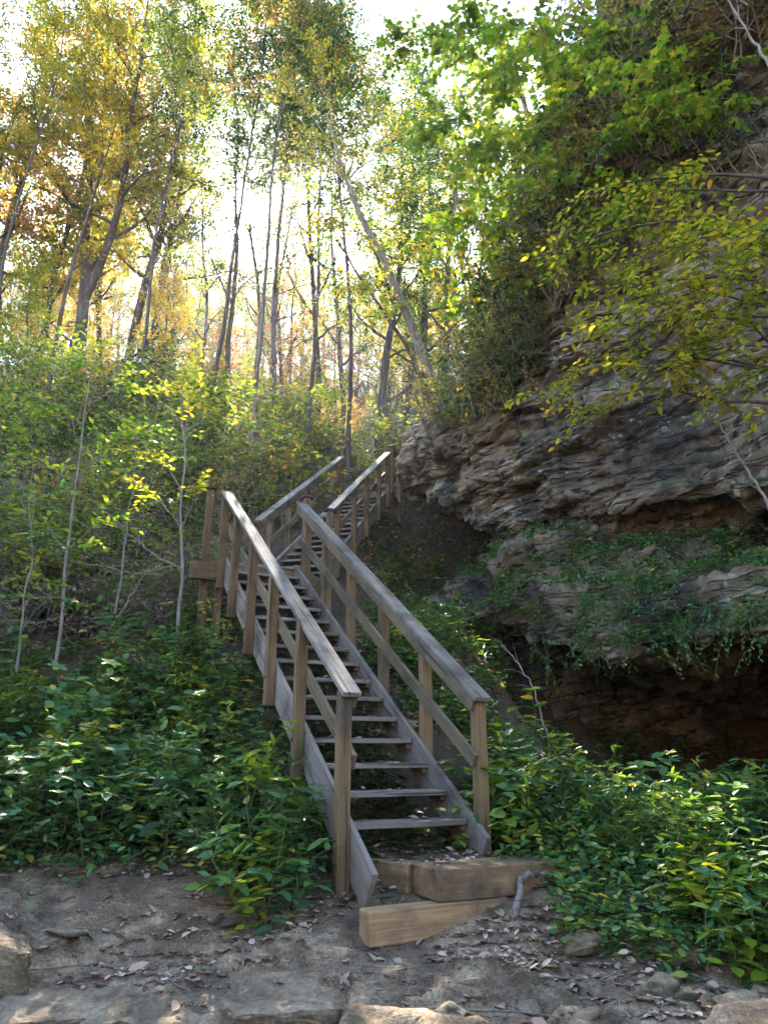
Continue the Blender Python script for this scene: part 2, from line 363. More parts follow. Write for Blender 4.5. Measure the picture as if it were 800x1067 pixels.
M_BARK = bark_mat('bark_grey_brown', (.028, .022, .017), (.095, .077, .06))
M_BARKPALE = bark_mat('bark_pale', (.075, .062, .045), (.22, .19, .145), 16)
M_TWIG = bark_mat('bark_twig', (.07, .055, .04), (.20, .165, .125), 20)
GREEN = [(0, (.018, .042, .012)), (.4, (.035, .085, .018)), (.75, (.07, .13, .022)), (1, (.16, .19, .03))]
M_LF_DARK = leaf_mat('leaf_dark_green', [(0, (.014, .034, .014)), (.5, (.028, .065, .022)), (.9, (.05, .10, .03)), (1, (.10, .14, .04))], .3, .38)
M_LF_HERB = leaf_mat('leaf_herb_green', [(0, (.03, .08, .032)), (.45, (.066, .155, .05)), (.85, (.12, .20, .045)), (.95, (.22, .28, .05)), (1, (.4, .32, .06))], .42, .52)
M_LF_LIME = leaf_mat('leaf_lime_green', [(0, (.06, .13, .016)), (.5, (.13, .23, .022)), (.85, (.24, .29, .028)), (1, (.40, .33, .03))], .55, .45)
M_LF_YEL = leaf_mat('leaf_yellow', [(0, (.10, .13, .016)), (.4, (.22, .22, .022)), (.75, (.38, .30, .03)), (1, (.42, .22, .03))], .5, .5, (1.5, 1.3, .5))
M_LF_OLIVE = leaf_mat('leaf_olive_autumn', [(0, (.045, .08, .016)), (.35, (.11, .145, .024)), (.65, (.22, .205, .032)), (.88, (.32, .21, .035)), (1, (.30, .13, .035))], .48)
M_LF_RUST = leaf_mat('leaf_rust_autumn', [(0, (.12, .11, .03)), (.4, (.26, .17, .05)), (.75, (.34, .17, .07)), (1, (.36, .13, .08))], .48)
M_LF_GREEN = leaf_mat('leaf_forest_green', GREEN, .42)
M_LF_YG = leaf_mat('leaf_yellow_green', [(0, (.10, .15, .018)), (.45, (.22, .26, .026)), (.8, (.38, .34, .03)), (1, (.48, .32, .03))], .5)
M_LF_DEAD = leaf_mat('leaf_dead_brown', [(0, (.07, .05, .035)), (.5, (.16, .115, .085)), (1, (.26, .20, .15))], .2, .7, (1.1, 1, .9))
M_LITTER = leaf_mat('leaf_fallen', [(0, (.085, .055, .036)), (.4, (.21, .135, .09)), (.7, (.38, .26, .175)), (.93, (.50, .39, .28)), (1, (.5, .19, .05))], .15, .6, (1, .9, .8))

# ------------------------------------------------------------------ terrain
CP = np.array([
 (0, -3, -2.0), (-6, -3, -2.0), (6, -3, -2.0), (0, 0, -1.7), (-3, 0, -1.7), (3, 0, -1.65), (0, 2, -1.42), (-3, 2.5, -1.38), (3, 2.5, -1.33),
 (-3, 3.6, -1.12), (0, 3.7, -1.15), (3, 3.7, -1.08), (0, 4.5, -1.07), (-1.2, 4.6, -1.02), (-3, 4.7, -.98), (1.2, 4.7, -1.0), (2.2, 4.7, -.92), (4, 4.6, -.75),
 (1.3, 5.5, -.72), (2.2, 5.4, -.72), (1.5, 6.4, -.45), (3, 6, -.55), (2.2, 7.2, -.45), (4, 7, -.5), (4, 9, -1.5), (6, 6, -.4), (2.6, 9.6, -1.3), (5, 11, -1.8), (7, 9, -1.4),
 (1.15, 7.4, .05), (.75, 8.4, .75), (.7, 9.6, 1.5), (1.2, 9.3, 1.05), (.5, 10.8, 1.9), (.5, 12, 2.2), (1.3, 11.2, 1.8), (.9, 12.8, 2.2), (2.5, 13, 2.3), (2.8, 14.5, 3.0), (3.2, 17, 5), (1.2, 16.3, 5.0),
 (.19, 5.5, -.80), (.17, 6.0, -.72), (-.35, 7.0, -.05), (-.67, 7.7, .40), (-1.1, 8.7, 1.0), (-1.6, 9.85, 1.65), (-1.4, 10.7, 2.0), (-.9, 12.7, 3.35), (-.4, 15.2, 5.0),
 (-1.0, 5.6, -.72), (-2, 5.6, -.6), (-3.2, 5.8, -.45), (-1.6, 6.8, -.15), (-3, 7.4, .25), (-2.2, 8.2, .75), (-2.6, 9.2, 1.25), (-5, 6.5, -.1), (-5, 8, .75), (-5, 10, 2.1), (-3.5, 10.5, 2.2),
 (-3.2, 12, 3.5), (-6, 12, 3.8), (-4, 14, 5.2), (-8, 14, 5.6), (-5, 17, 7.6), (-1, 18, 6.8), (-5, 20, 9.8), (0, 21, 8.4), (-10, 20, 10.0), (-10, 10, 2.3), (-10, 5, -.5),
 (2.5, 18, 6.6), (5, 21, 8.6), (-5, 26, 11.3), (5, 27, 10.8), (-15, 30, 12), (12, 30, 12), (0, 40, 12.5), (-20, 18, 9), (-20, 6, 0), (14, 8, 0), (14, 20, 9), (14, 2, -1), (-20, -3, -2), (14, -4, -2)], float)
def _tps(r2): return np.where(r2 > 1e-9, .5 * r2 * np.log(np.maximum(r2, 1e-9)), 0)
_n = len(CP)
_K = _tps(((CP[:, None, :2] - CP[None, :, :2]) ** 2).sum(-1)) + np.eye(_n) * .02
_Pm = np.c_[np.ones(_n), CP[:, :2]]
_sol = np.linalg.solve(np.block([[_K, _Pm], [_Pm.T, np.zeros((3, 3))]]), np.r_[CP[:, 2], 0, 0, 0])
def terrain(x, y, detail=True):
    x = np.asarray(x, float); y = np.asarray(y, float); sh = np.broadcast(x, y).shape
    x, y = [np.broadcast_to(q, sh).ravel() for q in (x, y)]
    xc, yc = np.clip(x, -20, 14), np.clip(y, -4, 40)
    z = np.empty(len(xc))
    for i in range(0, len(xc), 20000):
        s = slice(i, i + 20000)
        r2 = (xc[s, None] - CP[None, :, 0]) ** 2 + (yc[s, None] - CP[None, :, 1]) ** 2
        z[s] = _tps(r2) @ _sol[:_n] + _sol[_n] + _sol[_n + 1] * xc[s] + _sol[_n + 2] * yc[s]
    far = np.hypot(x - xc, y - yc); z = z + np.where(y < -4, 0, .02) * np.minimum(far, 60) + .85 * np.clip(y - 44, 0, 40) + .42 * np.clip(-5 - y, 0, 28)  # last term: unseen rise behind the camera, added to block low sky light
    if detail:
        near = np.clip((5.4 - y) / .8, 0, 1)
        amp = np.clip((y - 5) / 8, 0, 1)
        z = z + (.03 + .2 * amp) * fbm(x * .9, y * .9, 0, 3, 4)
        t = fbm(x * .8 + 3, y * 1.5, 0, 11, 4) * 2.2            # worn rock steps of the trail
        near = near * (1 - .9 * np.exp(-((x - .45) ** 2 / .9 + (y - 4.85) ** 2 / .35)))
        ye = 4.27 + .10 * np.sin(x * 2.3) + .10 * fbm(x * 2.2, 0 * x, 0, 15, 4)
        stepm = np.clip((x + 1.9) / .2, 0, 1) * np.clip((-.15 - x) / .15, 0, 1)
        z = z - .10 * np.exp(-((x - .3) ** 2 / .5 + (y - 4.75) ** 2 / .12))
        z = z - .30 * stepm * np.clip((ye - y) / .035, 0, 1)
        z = z + near * (.085 * (np.clip(np.floor(t), -2, 2) + np.clip((t - np.floor(t)) * 3.5 - 2.5, 0, 1) + .2) + .02 * fbm(x * 6, y * 6, 0, 21, 3))
    return z.reshape(sh)
def gz(x, y): return float(terrain(np.array([x]), np.array([y]))[0])
def axis(lo, hi, near_lo, near_hi, step, n_out):
    a = np.arange(near_lo, near_hi, step)
    def out(d): return np.geomspace(step * 1.6, d, n_out)
    return np.concatenate([near_lo - out(near_lo - lo)[::-1], a, near_hi + out(hi - near_hi)])
gx = axis(-400, 400, -5, 4.5, .026, 70); gy = axis(-300, 600, 2.6, 6.2, .026, 110)
GX, GY = np.meshgrid(gx, gy)
GZ = terrain(GX, GY)
acc = Acc(); nx, ny = len(gx), len(gy)
ii = (np.arange(ny - 1)[:, None] * nx + np.arange(nx - 1)[None]).ravel()
acc.add(np.stack([GX, GY, GZ], -1).reshape(-1, 3), np.stack([ii, ii + 1, ii + nx + 1, ii + nx], 1))
rocky = np.clip((5.35 - GY - .25 * fbm(GX * 1.5, GY * 1.5, 0, 5)) / .5, 0, 1).ravel()
tag(obj('ground', acc.mesh('ground', M_SOIL, True, {'rocky': rocky})), 'brown soil and worn sandstone of the trail and the slope', 'ground', kind='structure')

def hit(u, v, ymax=45):
    """where a ray of the picture meets the ground"""
    d = ray_dir(u, v); t = np.arange(2.2, ymax, .06)
    P = d[None] * t[:, None]; h = terrain(P[:, 0], P[:, 1], False); k = np.nonzero(P[:, 2] < h)[0]
    if len(k) == 0: return None
    p = P[k[0]]; return np.array([p[0], p[1], gz(p[0], p[1])])
def hits(U, V_):
    """the same for many rays at once"""
    t = np.concatenate([np.arange(2.2, 12, .1), np.arange(12, 30, .3)]); D = np.stack([ray_dir(u, v) for u, v in zip(U, V_)])
    P = D[:, None] * t[None, :, None]; h = terrain(P[..., 0], P[..., 1], False); below = P[..., 2] < h
    ok = below.any(1); k = below.argmax(1); Q = P[np.arange(len(U)), k][ok]
    Q[:, 2] = terrain(Q[:, 0], Q[:, 1]); return Q

# ------------------------------------------------------------------ cliff
plan = np.array([(11, 2.0), (8.6, 4.6), (6.4, 6.7), (4.6, 8.3), (3.2, 9.7), (2.05, 10.8), (1.15, 11.9), (.62, 13.0), (.78, 14.5), (1.6, 16.4), (3.0, 19.5)])
seg = np.r_[0, np.cumsum(np.linalg.norm(np.diff(plan, axis=0), axis=1))]
NS, NT = 840, 760
ss = np.linspace(0, seg[-1], NS)
px_, py_ = np.interp(ss, seg, plan[:, 0]), np.interp(ss, seg, plan[:, 1])
ker = np.hanning(61); ker /= ker.sum()
def sm(a): return np.convolve(np.r_[np.full(30, a[0]) + np.arange(-30, 0) * (a[1] - a[0]), a, np.full(30, a[-1]) + np.arange(1, 31) * (a[-1] - a[-2])], ker, 'valid')
px_, py_ = sm(px_), sm(py_)
tx, ty = np.gradient(px_), np.gradient(py_); ln = np.hypot(tx, ty); onx, ony = -(ty / ln), tx / ln     # outward, towards the trail
if onx[NS // 2] > 0: onx, ony = -onx, -ony
# profiles (outward distance, height) from the cave floor to the wooded top
prof_r = np.array([(-7.5, -2.6), (-7.2, .6), (-4.0, 1.15), (-.6, 1.12), (.8, 1.0), (1.02, 1.2), (.82, 1.65), (.3, 2.05), (-.2, 2.5), (-1.3, 2.62), (-1.3, 2.82), (.12, 2.98), (.1, 3.9), (.35, 6), (.8, 9), (1.4, 11.5), (1.2, 13.5), (-1.5, 14.8), (-10, 19)])
prof_m = np.array([(-5.6, -2.4), (-5.3, .5), (-3.0, 1.0), (-.6, 1.02), (.6, .95), (.85, 1.2), (.75, 1.7), (.45, 2.2), (.2, 2.75), (.05, 2.95), (.02, 3.05), (.12, 3.2), (.05, 4.0), (.3, 5.6), (.7, 7.2), (.75, 8.2), (.3, 9.2), (-1.5, 10.4), (-9, 14)])
prof_c = np.array([(-.2, -1.3), (-.1, .5), (.2, 1.0), (.5, 1.3), (.6, 1.6), (.6, 1.9), (.55, 2.2), (.4, 2.5), (.1, 2.8), (-.5, 3.0), (-.5, 3.1), (-.2, 3.4), (.2, 3.9), (.4, 4.7), (.5, 5.4), (.4, 6.0), (0, 6.5), (-1.2, 7.2), (-8, 11)])
prof_l = np.array([(.2, -1.3), (.2, .5), (.2, 1.2), (.2, 1.8), (.2, 2.2), (.1, 2.5), (-.3, 2.75), (-1.1, 2.95), (-1.5, 3.3), (-1.5, 3.7), (-.9, 4.1), (.05, 4.35), (.3, 4.6), (.35, 5.1), (.2, 5.6), (-.1, 6.1), (-.5, 6.5), (-1.6, 7.3), (-8, 11)])
prof_e = prof_l + np.array([0, 2.2])
s_of = lambda x, y: ss[np.argmin((px_ - x) ** 2 + (py_ - y) ** 2)]
stations = [0, s_of(4.8, 8.1), s_of(3.0, 9.9), s_of(1.8, 11.1), s_of(.85, 12.5), ss[-1]]
profs = [prof_r, prof_r, prof_m, prof_c, prof_l, prof_e]
kk = np.stack([np.stack([np.interp(ss, stations, [p[i, c] for p in profs]) for i in range(len(prof_r))]) for c in (0, 1)], -1)   # K x NS x 2
# dense rows where the rock is seen, few on the wooded top
wts = np.array([12, 18, 26, 26, 22, 26, 30, 30, 34, 16, 34, 40, 70, 80, 70, 40, 24, 30], float)
rowpos = np.r_[0, np.cumsum(wts / wts.sum())]
tt = np.linspace(0, 1, NT)
DD = np.stack([np.interp(tt, rowpos, kk[:, j, 0]) for j in range(NS)], 1); ZZ = np.stack([np.interp(tt, rowpos, kk[:, j, 1]) for j in range(NS)], 1)
kr = np.hanning(17); kr /= kr.sum()
def smr(a):
    p = np.concatenate([np.repeat(a[:1], 8, 0), a, np.repeat(a[-1:], 8, 0)]); return sum(kr[i] * p[i:i + len(a)] for i in range(17))
DD, ZZ = smr(DD), smr(ZZ)
X = px_[None] + onx[None] * DD; Y = py_[None] + ony[None] * DD; Z = ZZ
G = np.stack([X, Y, Z], -1)
nrm = unit(np.cross(np.gradient(G, axis=1), np.gradient(G, axis=0)))
chk = (nrm[NT // 2, NS // 2, 0] * onx[NS // 2] + nrm[NT // 2, NS // 2, 1] * ony[NS // 2])
if chk < 0: nrm = -nrm
bed = Z - .2 * (X - 3) + .30 * fbm(X * .35, Y * .35, Z * .35, 31, 3)
def layers(b, th, seed):
    q = b / th; i = np.floor(q); f = q - i
    h0 = _hash(i.astype(np.int64), np.zeros_like(i, dtype=np.int64), np.zeros_like(i, dtype=np.int64), seed); h1 = _hash(i.astype(np.int64) + 1, np.zeros_like(i, dtype=np.int64), np.zeros_like(i, dtype=np.int64), seed)
    w = np.clip((f - .88) / .12, 0, 1); w = w * w * (3 - 2 * w)
    return h0 * (1 - w) + h1 * w - .45 * np.exp(-((f - .93) / .06) ** 2)
rough = np.clip(.62 + .9 * noise3(X * .5, Y * .5, Z * .5, 41), .12, 1.2)
crack = -np.abs(fbm(X * .8 + .3 * bed, Y * .8, Z * 1.3, 81, 4)); crack2 = -np.abs(fbm(X * 2.4, Y * 2.4, Z * 4.2, 85, 3))
SS = np.broadcast_to(ss[None], Z.shape)
def blocks(b, th, wd, seed):
    i = np.floor(b / th).astype(np.int64); z0 = np.zeros_like(i); off = _hash(i, z0, z0, seed) * 5 + .25 * noise3(SS * .9, i * 3.7, 0, seed + 2)
    q = (SS + off) / wd * (1 + .4 * _hash(i, z0, z0, seed + 1)); j = np.floor(q).astype(np.int64); f = q - j
    return _hash(i, j, z0, seed + 3) - .7 * np.exp(-(np.minimum(f, 1 - f) / .035) ** 2)
bw = bed + .05 * fbm(X * 1.3, Y * 1.3, Z * 1.3, 88, 2)
disp = .10 * rough * blocks(bw, .52, 1.3, 201) + .05 * rough * blocks(bw, .19, .55, 211)
disp = disp + .12 * layers(bed, .74, 1) * np.clip(.6 + noise3(X * .4, Y * .4, Z * .4, 43), .1, 1.2) + rough * (.11 * layers(bed + .05 * fbm(X * 2, Y * 2, Z * 2, 9, 3), .26, 2) + .06 * layers(bed + .03 * fbm(X * 3, Y * 3, Z * 3, 19, 2), .095, 3)) \
    + .30 * fbm(X * .45, Y * .45, Z * .7, 51, 3) + .24 * crack + .09 * crack2 + .09 * fbm(X * 1.9, Y * 1.9, Z * 2.8, 61, 4) + .035 * fbm(X * 7, Y * 7, Z * 10, 71, 3)
G = G + nrm * disp[..., None] * np.where(ZZ > 13, 1.0, 1.0)[..., None]
acc = Acc(); ii = (np.arange(NT - 1)[:, None] * NS + np.arange(NS - 1)[None]).ravel()
acc.add(G.reshape(-1, 3), np.stack([ii, ii + NS, ii + NS + 1, ii + 1], 1))
tag(obj('sandstone_cliff', acc.mesh('sandstone_cliff', M_ROCK, True)), 'layered brown sandstone cliff with dark undercut hollow to the right of the stairs', 'cliff', kind='structure')
CL = G
def cliff_pt(u, v, lo=0, hi=NT):
    """the cliff point that shows at a pixel"""
    q = CL[lo:hi].reshape(-1, 3); dep = q[:, 1] * math.cos(PITCH) + q[:, 2] * math.sin(PITCH)
    uu = 400 + q[:, 0] / dep * FPX; vv = 533.5 - (-q[:, 1] * math.sin(PITCH) + q[:, 2] * math.cos(PITCH)) / dep * FPX
    e = (uu - u) ** 2 + (vv - v) ** 2; near = e < max(e.min() * 4, 16)
    k = np.nonzero(near)[0]; k = k[np.argmin(dep[k])]; return q[k].astype(float)

# ------------------------------------------------------------------ the staircase
ZUP = np.array([0, 0, 1.0])
def board(name, mat, root, p0, p1, w, t, wdir, bev=.005, cut=None):
    """a piece of lumber from p0 to p1 (its own X axis); wdir = direction of its width"""
    p0, p1 = np.asarray(p0, float), np.asarray(p1, float)
    x = unit(p1 - p0); L = np.linalg.norm(p1 - p0); z = unit(np.cross(x, wdir)); y = np.cross(z, x)
    bm = bmesh.new(); bmesh.ops.create_cube(bm, size=1)
    for v in bm.verts: v.co = Vector((v.co.x * L, v.co.y * w, v.co.z * t))
    if cut is not None:                                   # a plumb or skewed cut at the ends: shift x by the height
        for v in bm.verts: v.co.x += v.co.y * cut[0] + v.co.z * cut[1]
    bmesh.ops.bevel(bm, geom=list(bm.edges), offset=min(bev, t * .3), segments=2, affect='EDGES', profile=.5)
    bmesh.ops.subdivide_edges(bm, edges=[e for e in bm.edges if abs((e.verts[0].co - e.verts[1].co).x) > L * .6], cuts=max(2, int(L / .25)))
    k1, k2 = random.uniform(-1, 1), random.uniform(-1, 1); ph = random.uniform(0, 6)
    for v in bm.verts:                                    # lumber is never quite straight
        q = v.co.x / max(L, .01) * 2
        v.co.y += .006 * k1 * (1 - q * q) * min(L, 2) / 2; v.co.z += .005 * k2 * (1 - q * q) * min(L, 2) / 2 + .0012 * math.sin(v.co.x * 9 + ph)
    me = bpy.data.meshes.new(name); bm.to_mesh(me); bm.free(); me.materials.append(mat)
    for p in me.polygons: p.use_smooth = False
    c = (p0 + p1) / 2 - np.asarray(root.location)
    o = bpy.data.objects.new(name, me); COL.objects.link(o); o.parent = root
    o.matrix_basis = Matrix(((x[0], y[0], z[0], c[0]), (x[1], y[1], z[1], c[1]), (x[2], y[2], z[2], c[2]), (0, 0, 0, 1)))
    return o

RISE, RUN, W = .19, .2892, .92
def frame(psi):
    return np.array([math.sin(psi), math.cos(psi), 0]), np.array([math.cos(psi), -math.sin(psi), 0])
d1, r1 = frame(RAD(-25.07)); o1 = np.array([.6087, 5.72, -.4656])
d2, r2 = frame(RAD(12.425)); o2 = np.array([-.981, 10.36, 2.384]); RUN2 = .2975

stairs = tag(empty('wooden_staircase', (0.2, 5.6, -.9)), 'weathered wooden staircase with railings climbing in two flights beside the cliff', 'staircase')

def flight(o, d, r, run, n, s_lo_l, s_lo_r, s_hi, posts_l, posts_r, cap_lo, cap_hi, first=0, drop=.33):
    step = d * run + ZUP * RISE; sl = unit(step); perp = unit(np.cross(r, sl)); perp = perp if perp[2] > 0 else -perp
    for k in range(first, n):                              # open treads between the stringers
        b = o + step * k - ZUP * .019
        j = rng.normal(0, .003, 3)
        tr = board('tread', M_GREY, stairs, b - r * (W - .002) + d * .13 + j, b - r * .002 + d * .13 + j, .262, .038, d, .005)
        for side in (-1, 1):                               # the cleat each tread rests on
            q = b - (r * (W - .021) if side < 0 else r * .021) - ZUP * .0395
            board('cleat', M_WOOD, stairs, q + d * .03, q + d * .24, .04, .038, r, .003)
    hang = -perp * (.286 / 2 - .045)
    for side, s0 in ((-1, s_lo_l), (1, s_lo_r)):           # the two sawn stringers
        off = -r * (W + .0215) if side < 0 else r * .0215
        board('stringer', M_GREY, stairs, o + off + step * s0 + hang, o + off + step * s_hi + hang, .286, .039, perp, .004)
    rail_h = .961
    for side, ps in ((-1, posts_l), (1, posts_r)):
        off = -r * (W + .043 + .0455) if side < 0 else r * (.043 + .0455)
        for i, s in enumerate(ps):
            b = o + off + step * s
            lo = drop + (.06 if i == 0 and first == 0 else 0) + rng.uniform(-.02, .03)
            lean = r * rng.normal(0, .006) + d * rng.normal(0, .006)
            board('post', M_POST, stairs, b - ZUP * lo, b + ZUP * (rail_h - .05) + lean, .089, .089, r, .006)
            out = -r if side < 0 else r
            for dz in (-.19, -.05):
                c = b + out * .0445 + ZUP * dz; acc = Acc(); tube(acc, np.array([c, c + out * .012, c + out * .0121]), [.014, .013, .0005], 8)
                me = acc.mesh('bolt', M_IRON); me.transform(Matrix.Translation(-stairs.location)); obj('bolt', me, stairs)
        inn = 1 if side < 0 else -1
        # flat cap board, the board on edge below it, and the middle rail
        c = off + ZUP * (rail_h - .019) + r * inn * .02
        board('handrail', M_GREY, stairs, o + c + step * cap_lo, o + c + step * cap_hi, .14, .038, r, .006)
        e = off + r * inn * (.0455 + .0195) + ZUP * (rail_h - .04) - perp * .051
        board('under_rail', M_WOOD, stairs, o + e + step * (cap_lo + .12), o + e + step * (cap_hi - .1), .1, .037, perp, .004)
        m = off + r * inn * (.0455 + .0195) + ZUP * .46
        board('mid_rail', M_WOOD, stairs, o + m + step * (ps[0] - .12), o + m + step * (ps[-1] + .12), .1, .037, perp, .004)
    return step

M_IRON, _n_, _l_ = new_mat('rusty_bolt')
_b = N(_n_, 'ShaderNodeBsdfPrincipled'); _b.inputs['Base Color'].default_value = (.06, .04, .03, 1); _b.inputs['Metallic'].default_value = .6; _b.inputs['Roughness'].default_value = .6
_o = N(_n_, 'ShaderNodeOutputMaterial'); _l_.new(_b.outputs[0], _o.inputs['Surface'])

step1 = flight(o1, d1, r1, RUN, 15, -1.5, -.75, 15.0, (-.2, 3.2, 6.2, 9.2, 12.2, 14.7), (-.2, 2.75, 5.7, 8.6, 11.5, 14.1), -.56, 15.0)
step2 = flight(o2, d2, r2, RUN2, 16, .35, .35, 15.6, (2.1, 5.0, 8.0, 11.0, 14.3), (2.5, 5.9, 8.9, 12.4, 15.2), .2, 15.6, first=1, drop=.3)

# middle landing: joists and deck boards
LZ = o1[2] + RISE * 15
A_ = o1 + step1 * 15 + r1 * .09; B_ = o1 + step1 * 15 - r1 * (W + .12)
A_[2] = B_[2] = LZ
E_ = o2 - r2 * -.09 ; D_ = o2 - r2 * (W + .1)
for q in (D_, E_): q[2] = LZ
nb = 7
for i in range(nb):
    f = (i + .5) / nb
    p, q = B_ * (1 - f) + D_ * f, A_ * (1 - f) + E_ * f
    wd = np.linalg.norm((D_ - B_)) / nb
    board('deck_board', M_GREY, stairs, p - ZUP * (.02 + .0012 * i), q - ZUP * (.02 + .0012 * i), .132, .036, np.cross(ZUP, unit(q - p)), .004)
rim0, rim1 = B_ - r1 * .34 + d1 * .03, A_ + r1 * .02 + d1 * .03
board('rim_joist', M_POST, stairs, rim0 - ZUP * .16, rim1 - ZUP * .16, .235, .085, ZUP, .006)
board('rim_joist', M_WOOD, stairs, B_ - r1 * .02 + d1 * .08 - ZUP * .16, D_ - ZUP * .16 - d2 * .05, .235, .04, ZUP, .005)
board('rim_joist', M_WOOD, stairs, A_ + d1 * .08 - ZUP * .16, E_ - ZUP * .16 - d2 * .05, .235, .04, ZUP, .005)
# the corner posts of the landing, with their dark caps
for p, top in ((B_ - r1 * .12 + d1 * .20, 1.02), (A_ + r1 * .12 + d1 * .16, 1.08), (E_ + r2 * .09 - d2 * .02, 1.02), (D_ - r2 * .09, .98)):
    g_ = gz(p[0], p[1]) - .15
    board('post', M_POST, stairs, np.array([p[0], p[1], max(g_, LZ - 1.0)]), p + ZUP * top, .089, .089, r1, .006)
    board('post_cap', M_CAP, stairs, p + ZUP * (top + .018) - r1 * .075, p + ZUP * (top + .018) + r1 * .075, .15, .034, d1, .008)
qa = B_ - r1 * .12 + d1 * .20; qb = D_ - r2 * .09
for hgt, wd in ((.93, .09), (.48, .09)):
    board('landing_rail', M_WOOD, stairs, qa + ZUP * hgt + r1 * .066, qb + ZUP * hgt + r1 * .066, wd, .037, ZUP, .004)
# upper landing and the foot of the next railing
TZ = o2[2] + RISE * 16
T0 = o2 + step2 * 15.8; T0[2] = TZ
for i in range(7):
    p = T0 + d2 * (.07 + .137 * i); board('deck_board', M_GREY, stairs, p - r2 * (W + .5) - ZUP * .02, p + r2 * .15 - ZUP * .02, .132, .036, d2, .004)
board('rim_joist', M_WOOD, stairs, T0 - r2 * (W + .5) - ZUP * .16, T0 + r2 * .15 - ZUP * .16, .235, .04, ZUP, .005)
for a, b, h in ((.1, .2, 1.1), (.12, .9, 1.1), (-W - .1, .1, 1.12), (-W - .35, .55, 1.12), (-W - .45, .95, 1.12)):
    p = T0 + r2 * a + d2 * b
    board('post', M_POST, stairs, np.array([p[0], p[1], TZ - .5]), p + ZUP * h, .089, .089, r2, .006)
board('landing_rail', M_GREY, stairs, T0 + r2 * .1 + d2 * .1 + ZUP * 1.12, T0 + r2 * .12 + d2 * 1.0 + ZUP * 1.12, .14, .037, r2, .004)
board('landing_rail', M_GREY, stairs, T0 - r2 * (W + .1) + d2 * .02 + ZUP * 1.14, T0 - r2 * (W + .5) + d2 * 1.05 + ZUP * 1.14, .14, .037, r2, .004)
board('landing_rail', M_WOOD, stairs, T0 - r2 * (W + .42) + d2 * .99 + ZUP * .95, T0 + r2 * .12 + d2 * .99 + ZUP * .95, .1, .037, ZUP, .004)
board('landing_rail', M_WOOD, stairs, T0 - r2 * (W + .42) + d2 * .99 + ZUP * .5, T0 + r2 * .12 + d2 * .99 + ZUP * .5, .1, .037, ZUP, .004)
# two posts' worth of legs under the middle landing
for p in (B_ + r1 * .1 + d1 * .3, A_ - r1 * .1 + d1 * .3):
    board('landing_leg', M_POST, stairs, np.array([p[0], p[1], gz(p[0], p[1]) - .2]), p - ZUP * .05, .089, .089, r1, .006)

# the timbers at the foot
def timber(label, p, L, wdt, hgt, direction, zt, cat='timber', drop_end=0.0):
    direction = unit(direction); side = np.cross(ZUP, direction)
    root = empty('step_timber', (p[0], p[1], zt - hgt))
    tag(root, label, cat, 'timbers at the foot of the stairs')
    b = board('beam', M_TIMBER, root, p + ZUP * (zt - hgt / 2), p + direction * L + ZUP * (zt - hgt / 2 - drop_end), wdt, hgt, side, .011)
    return root
fu = np.array([.33, 4.93, 0]); s_in = np.cross(ZUP, r1)           # points up the slope
timber('broad sawn timber forming the upper bottom step, its end grain towards the left', fu + s_in * .17, .95, .34, .185, r1, -.69)
timber('short dark weathered timber butting behind the upper step at its left end', fu + r1 * .02 + s_in * .343, .45, .15, .18, unit(s_in * .9 - r1 * .42), -.692)
fl = np.array([-.085, 4.69, 0])
timber('lower fresh sawn timber half sunk in the dirt below the upper step', fl + s_in * .075, .98, .15, .185, unit(r1 + ZUP * 0 + s_in * .02), -.878)
# packed earth held by the timbers
acc = Acc(); gxs = np.linspace(0, 1, 22)
Q0 = fu + s_in * .12 + r1 * .02; 
U_, V_ = np.meshgrid(gxs, gxs)
P_ = Q0[None, None] + r1[None, None] * (U_ * .95 - V_ * .18)[..., None] + s_in[None, None] * (V_ * .85)[..., None]
P_[..., 2] = -.715 + .055 * V_ + .018 * fbm(P_[..., 0] * 5, P_[..., 1] * 5, 0, 77, 3) - .12 * np.clip((U_ - .85) / .15, 0, 1)
k_ = (np.arange(21)[:, None] * 22 + np.arange(21)[None]).ravel(); acc.add(P_.reshape(-1, 3), np.stack([k_, k_ + 1, k_ + 23, k_ + 22], 1))
tag(obj('packed_earth', acc.mesh('packed_earth', M_SOIL, True)), 'packed earth fill held behind the bottom timbers', 'earth', kind='structure')

# ------------------------------------------------------------------ rocks of the trail
def rock_mesh(name, seed, size, mat, sub=4, cuts=7, rough_=.22):
    r = np.random.default_rng(seed)
    bm = bmesh.new(); bmesh.ops.create_icosphere(bm, subdivisions=sub, radius=1)
    V = np.array([v.co[:] for v in bm.verts])
    for _ in range(cuts):
        n_ = unit(r.normal(0, 1, 3)); dd = r.uniform(.45, .8); h = V @ n_ - dd; V = V - np.where(h > 0, h * .93, 0)[:, None] * n_
    V = V + unit(V) * (rough_ * fbm(V[:, 0] * 1.8, V[:, 1] * 1.8, V[:, 2] * 2.5, seed, 4) + .02 * fbm(V[:, 0] * 9, V[:, 1] * 9, V[:, 2] * 9, seed + 5, 3))[:, None]
    V = V * np.asarray(size)
    for v, c in zip(bm.verts, V): v.co = c
    me = bpy.data.meshes.new(name); bm.to_mesh(me); bm.free(); me.materials.append(mat)
    me.polygons.foreach_set('use_smooth', np.ones(len(me.polygons), bool)); return me
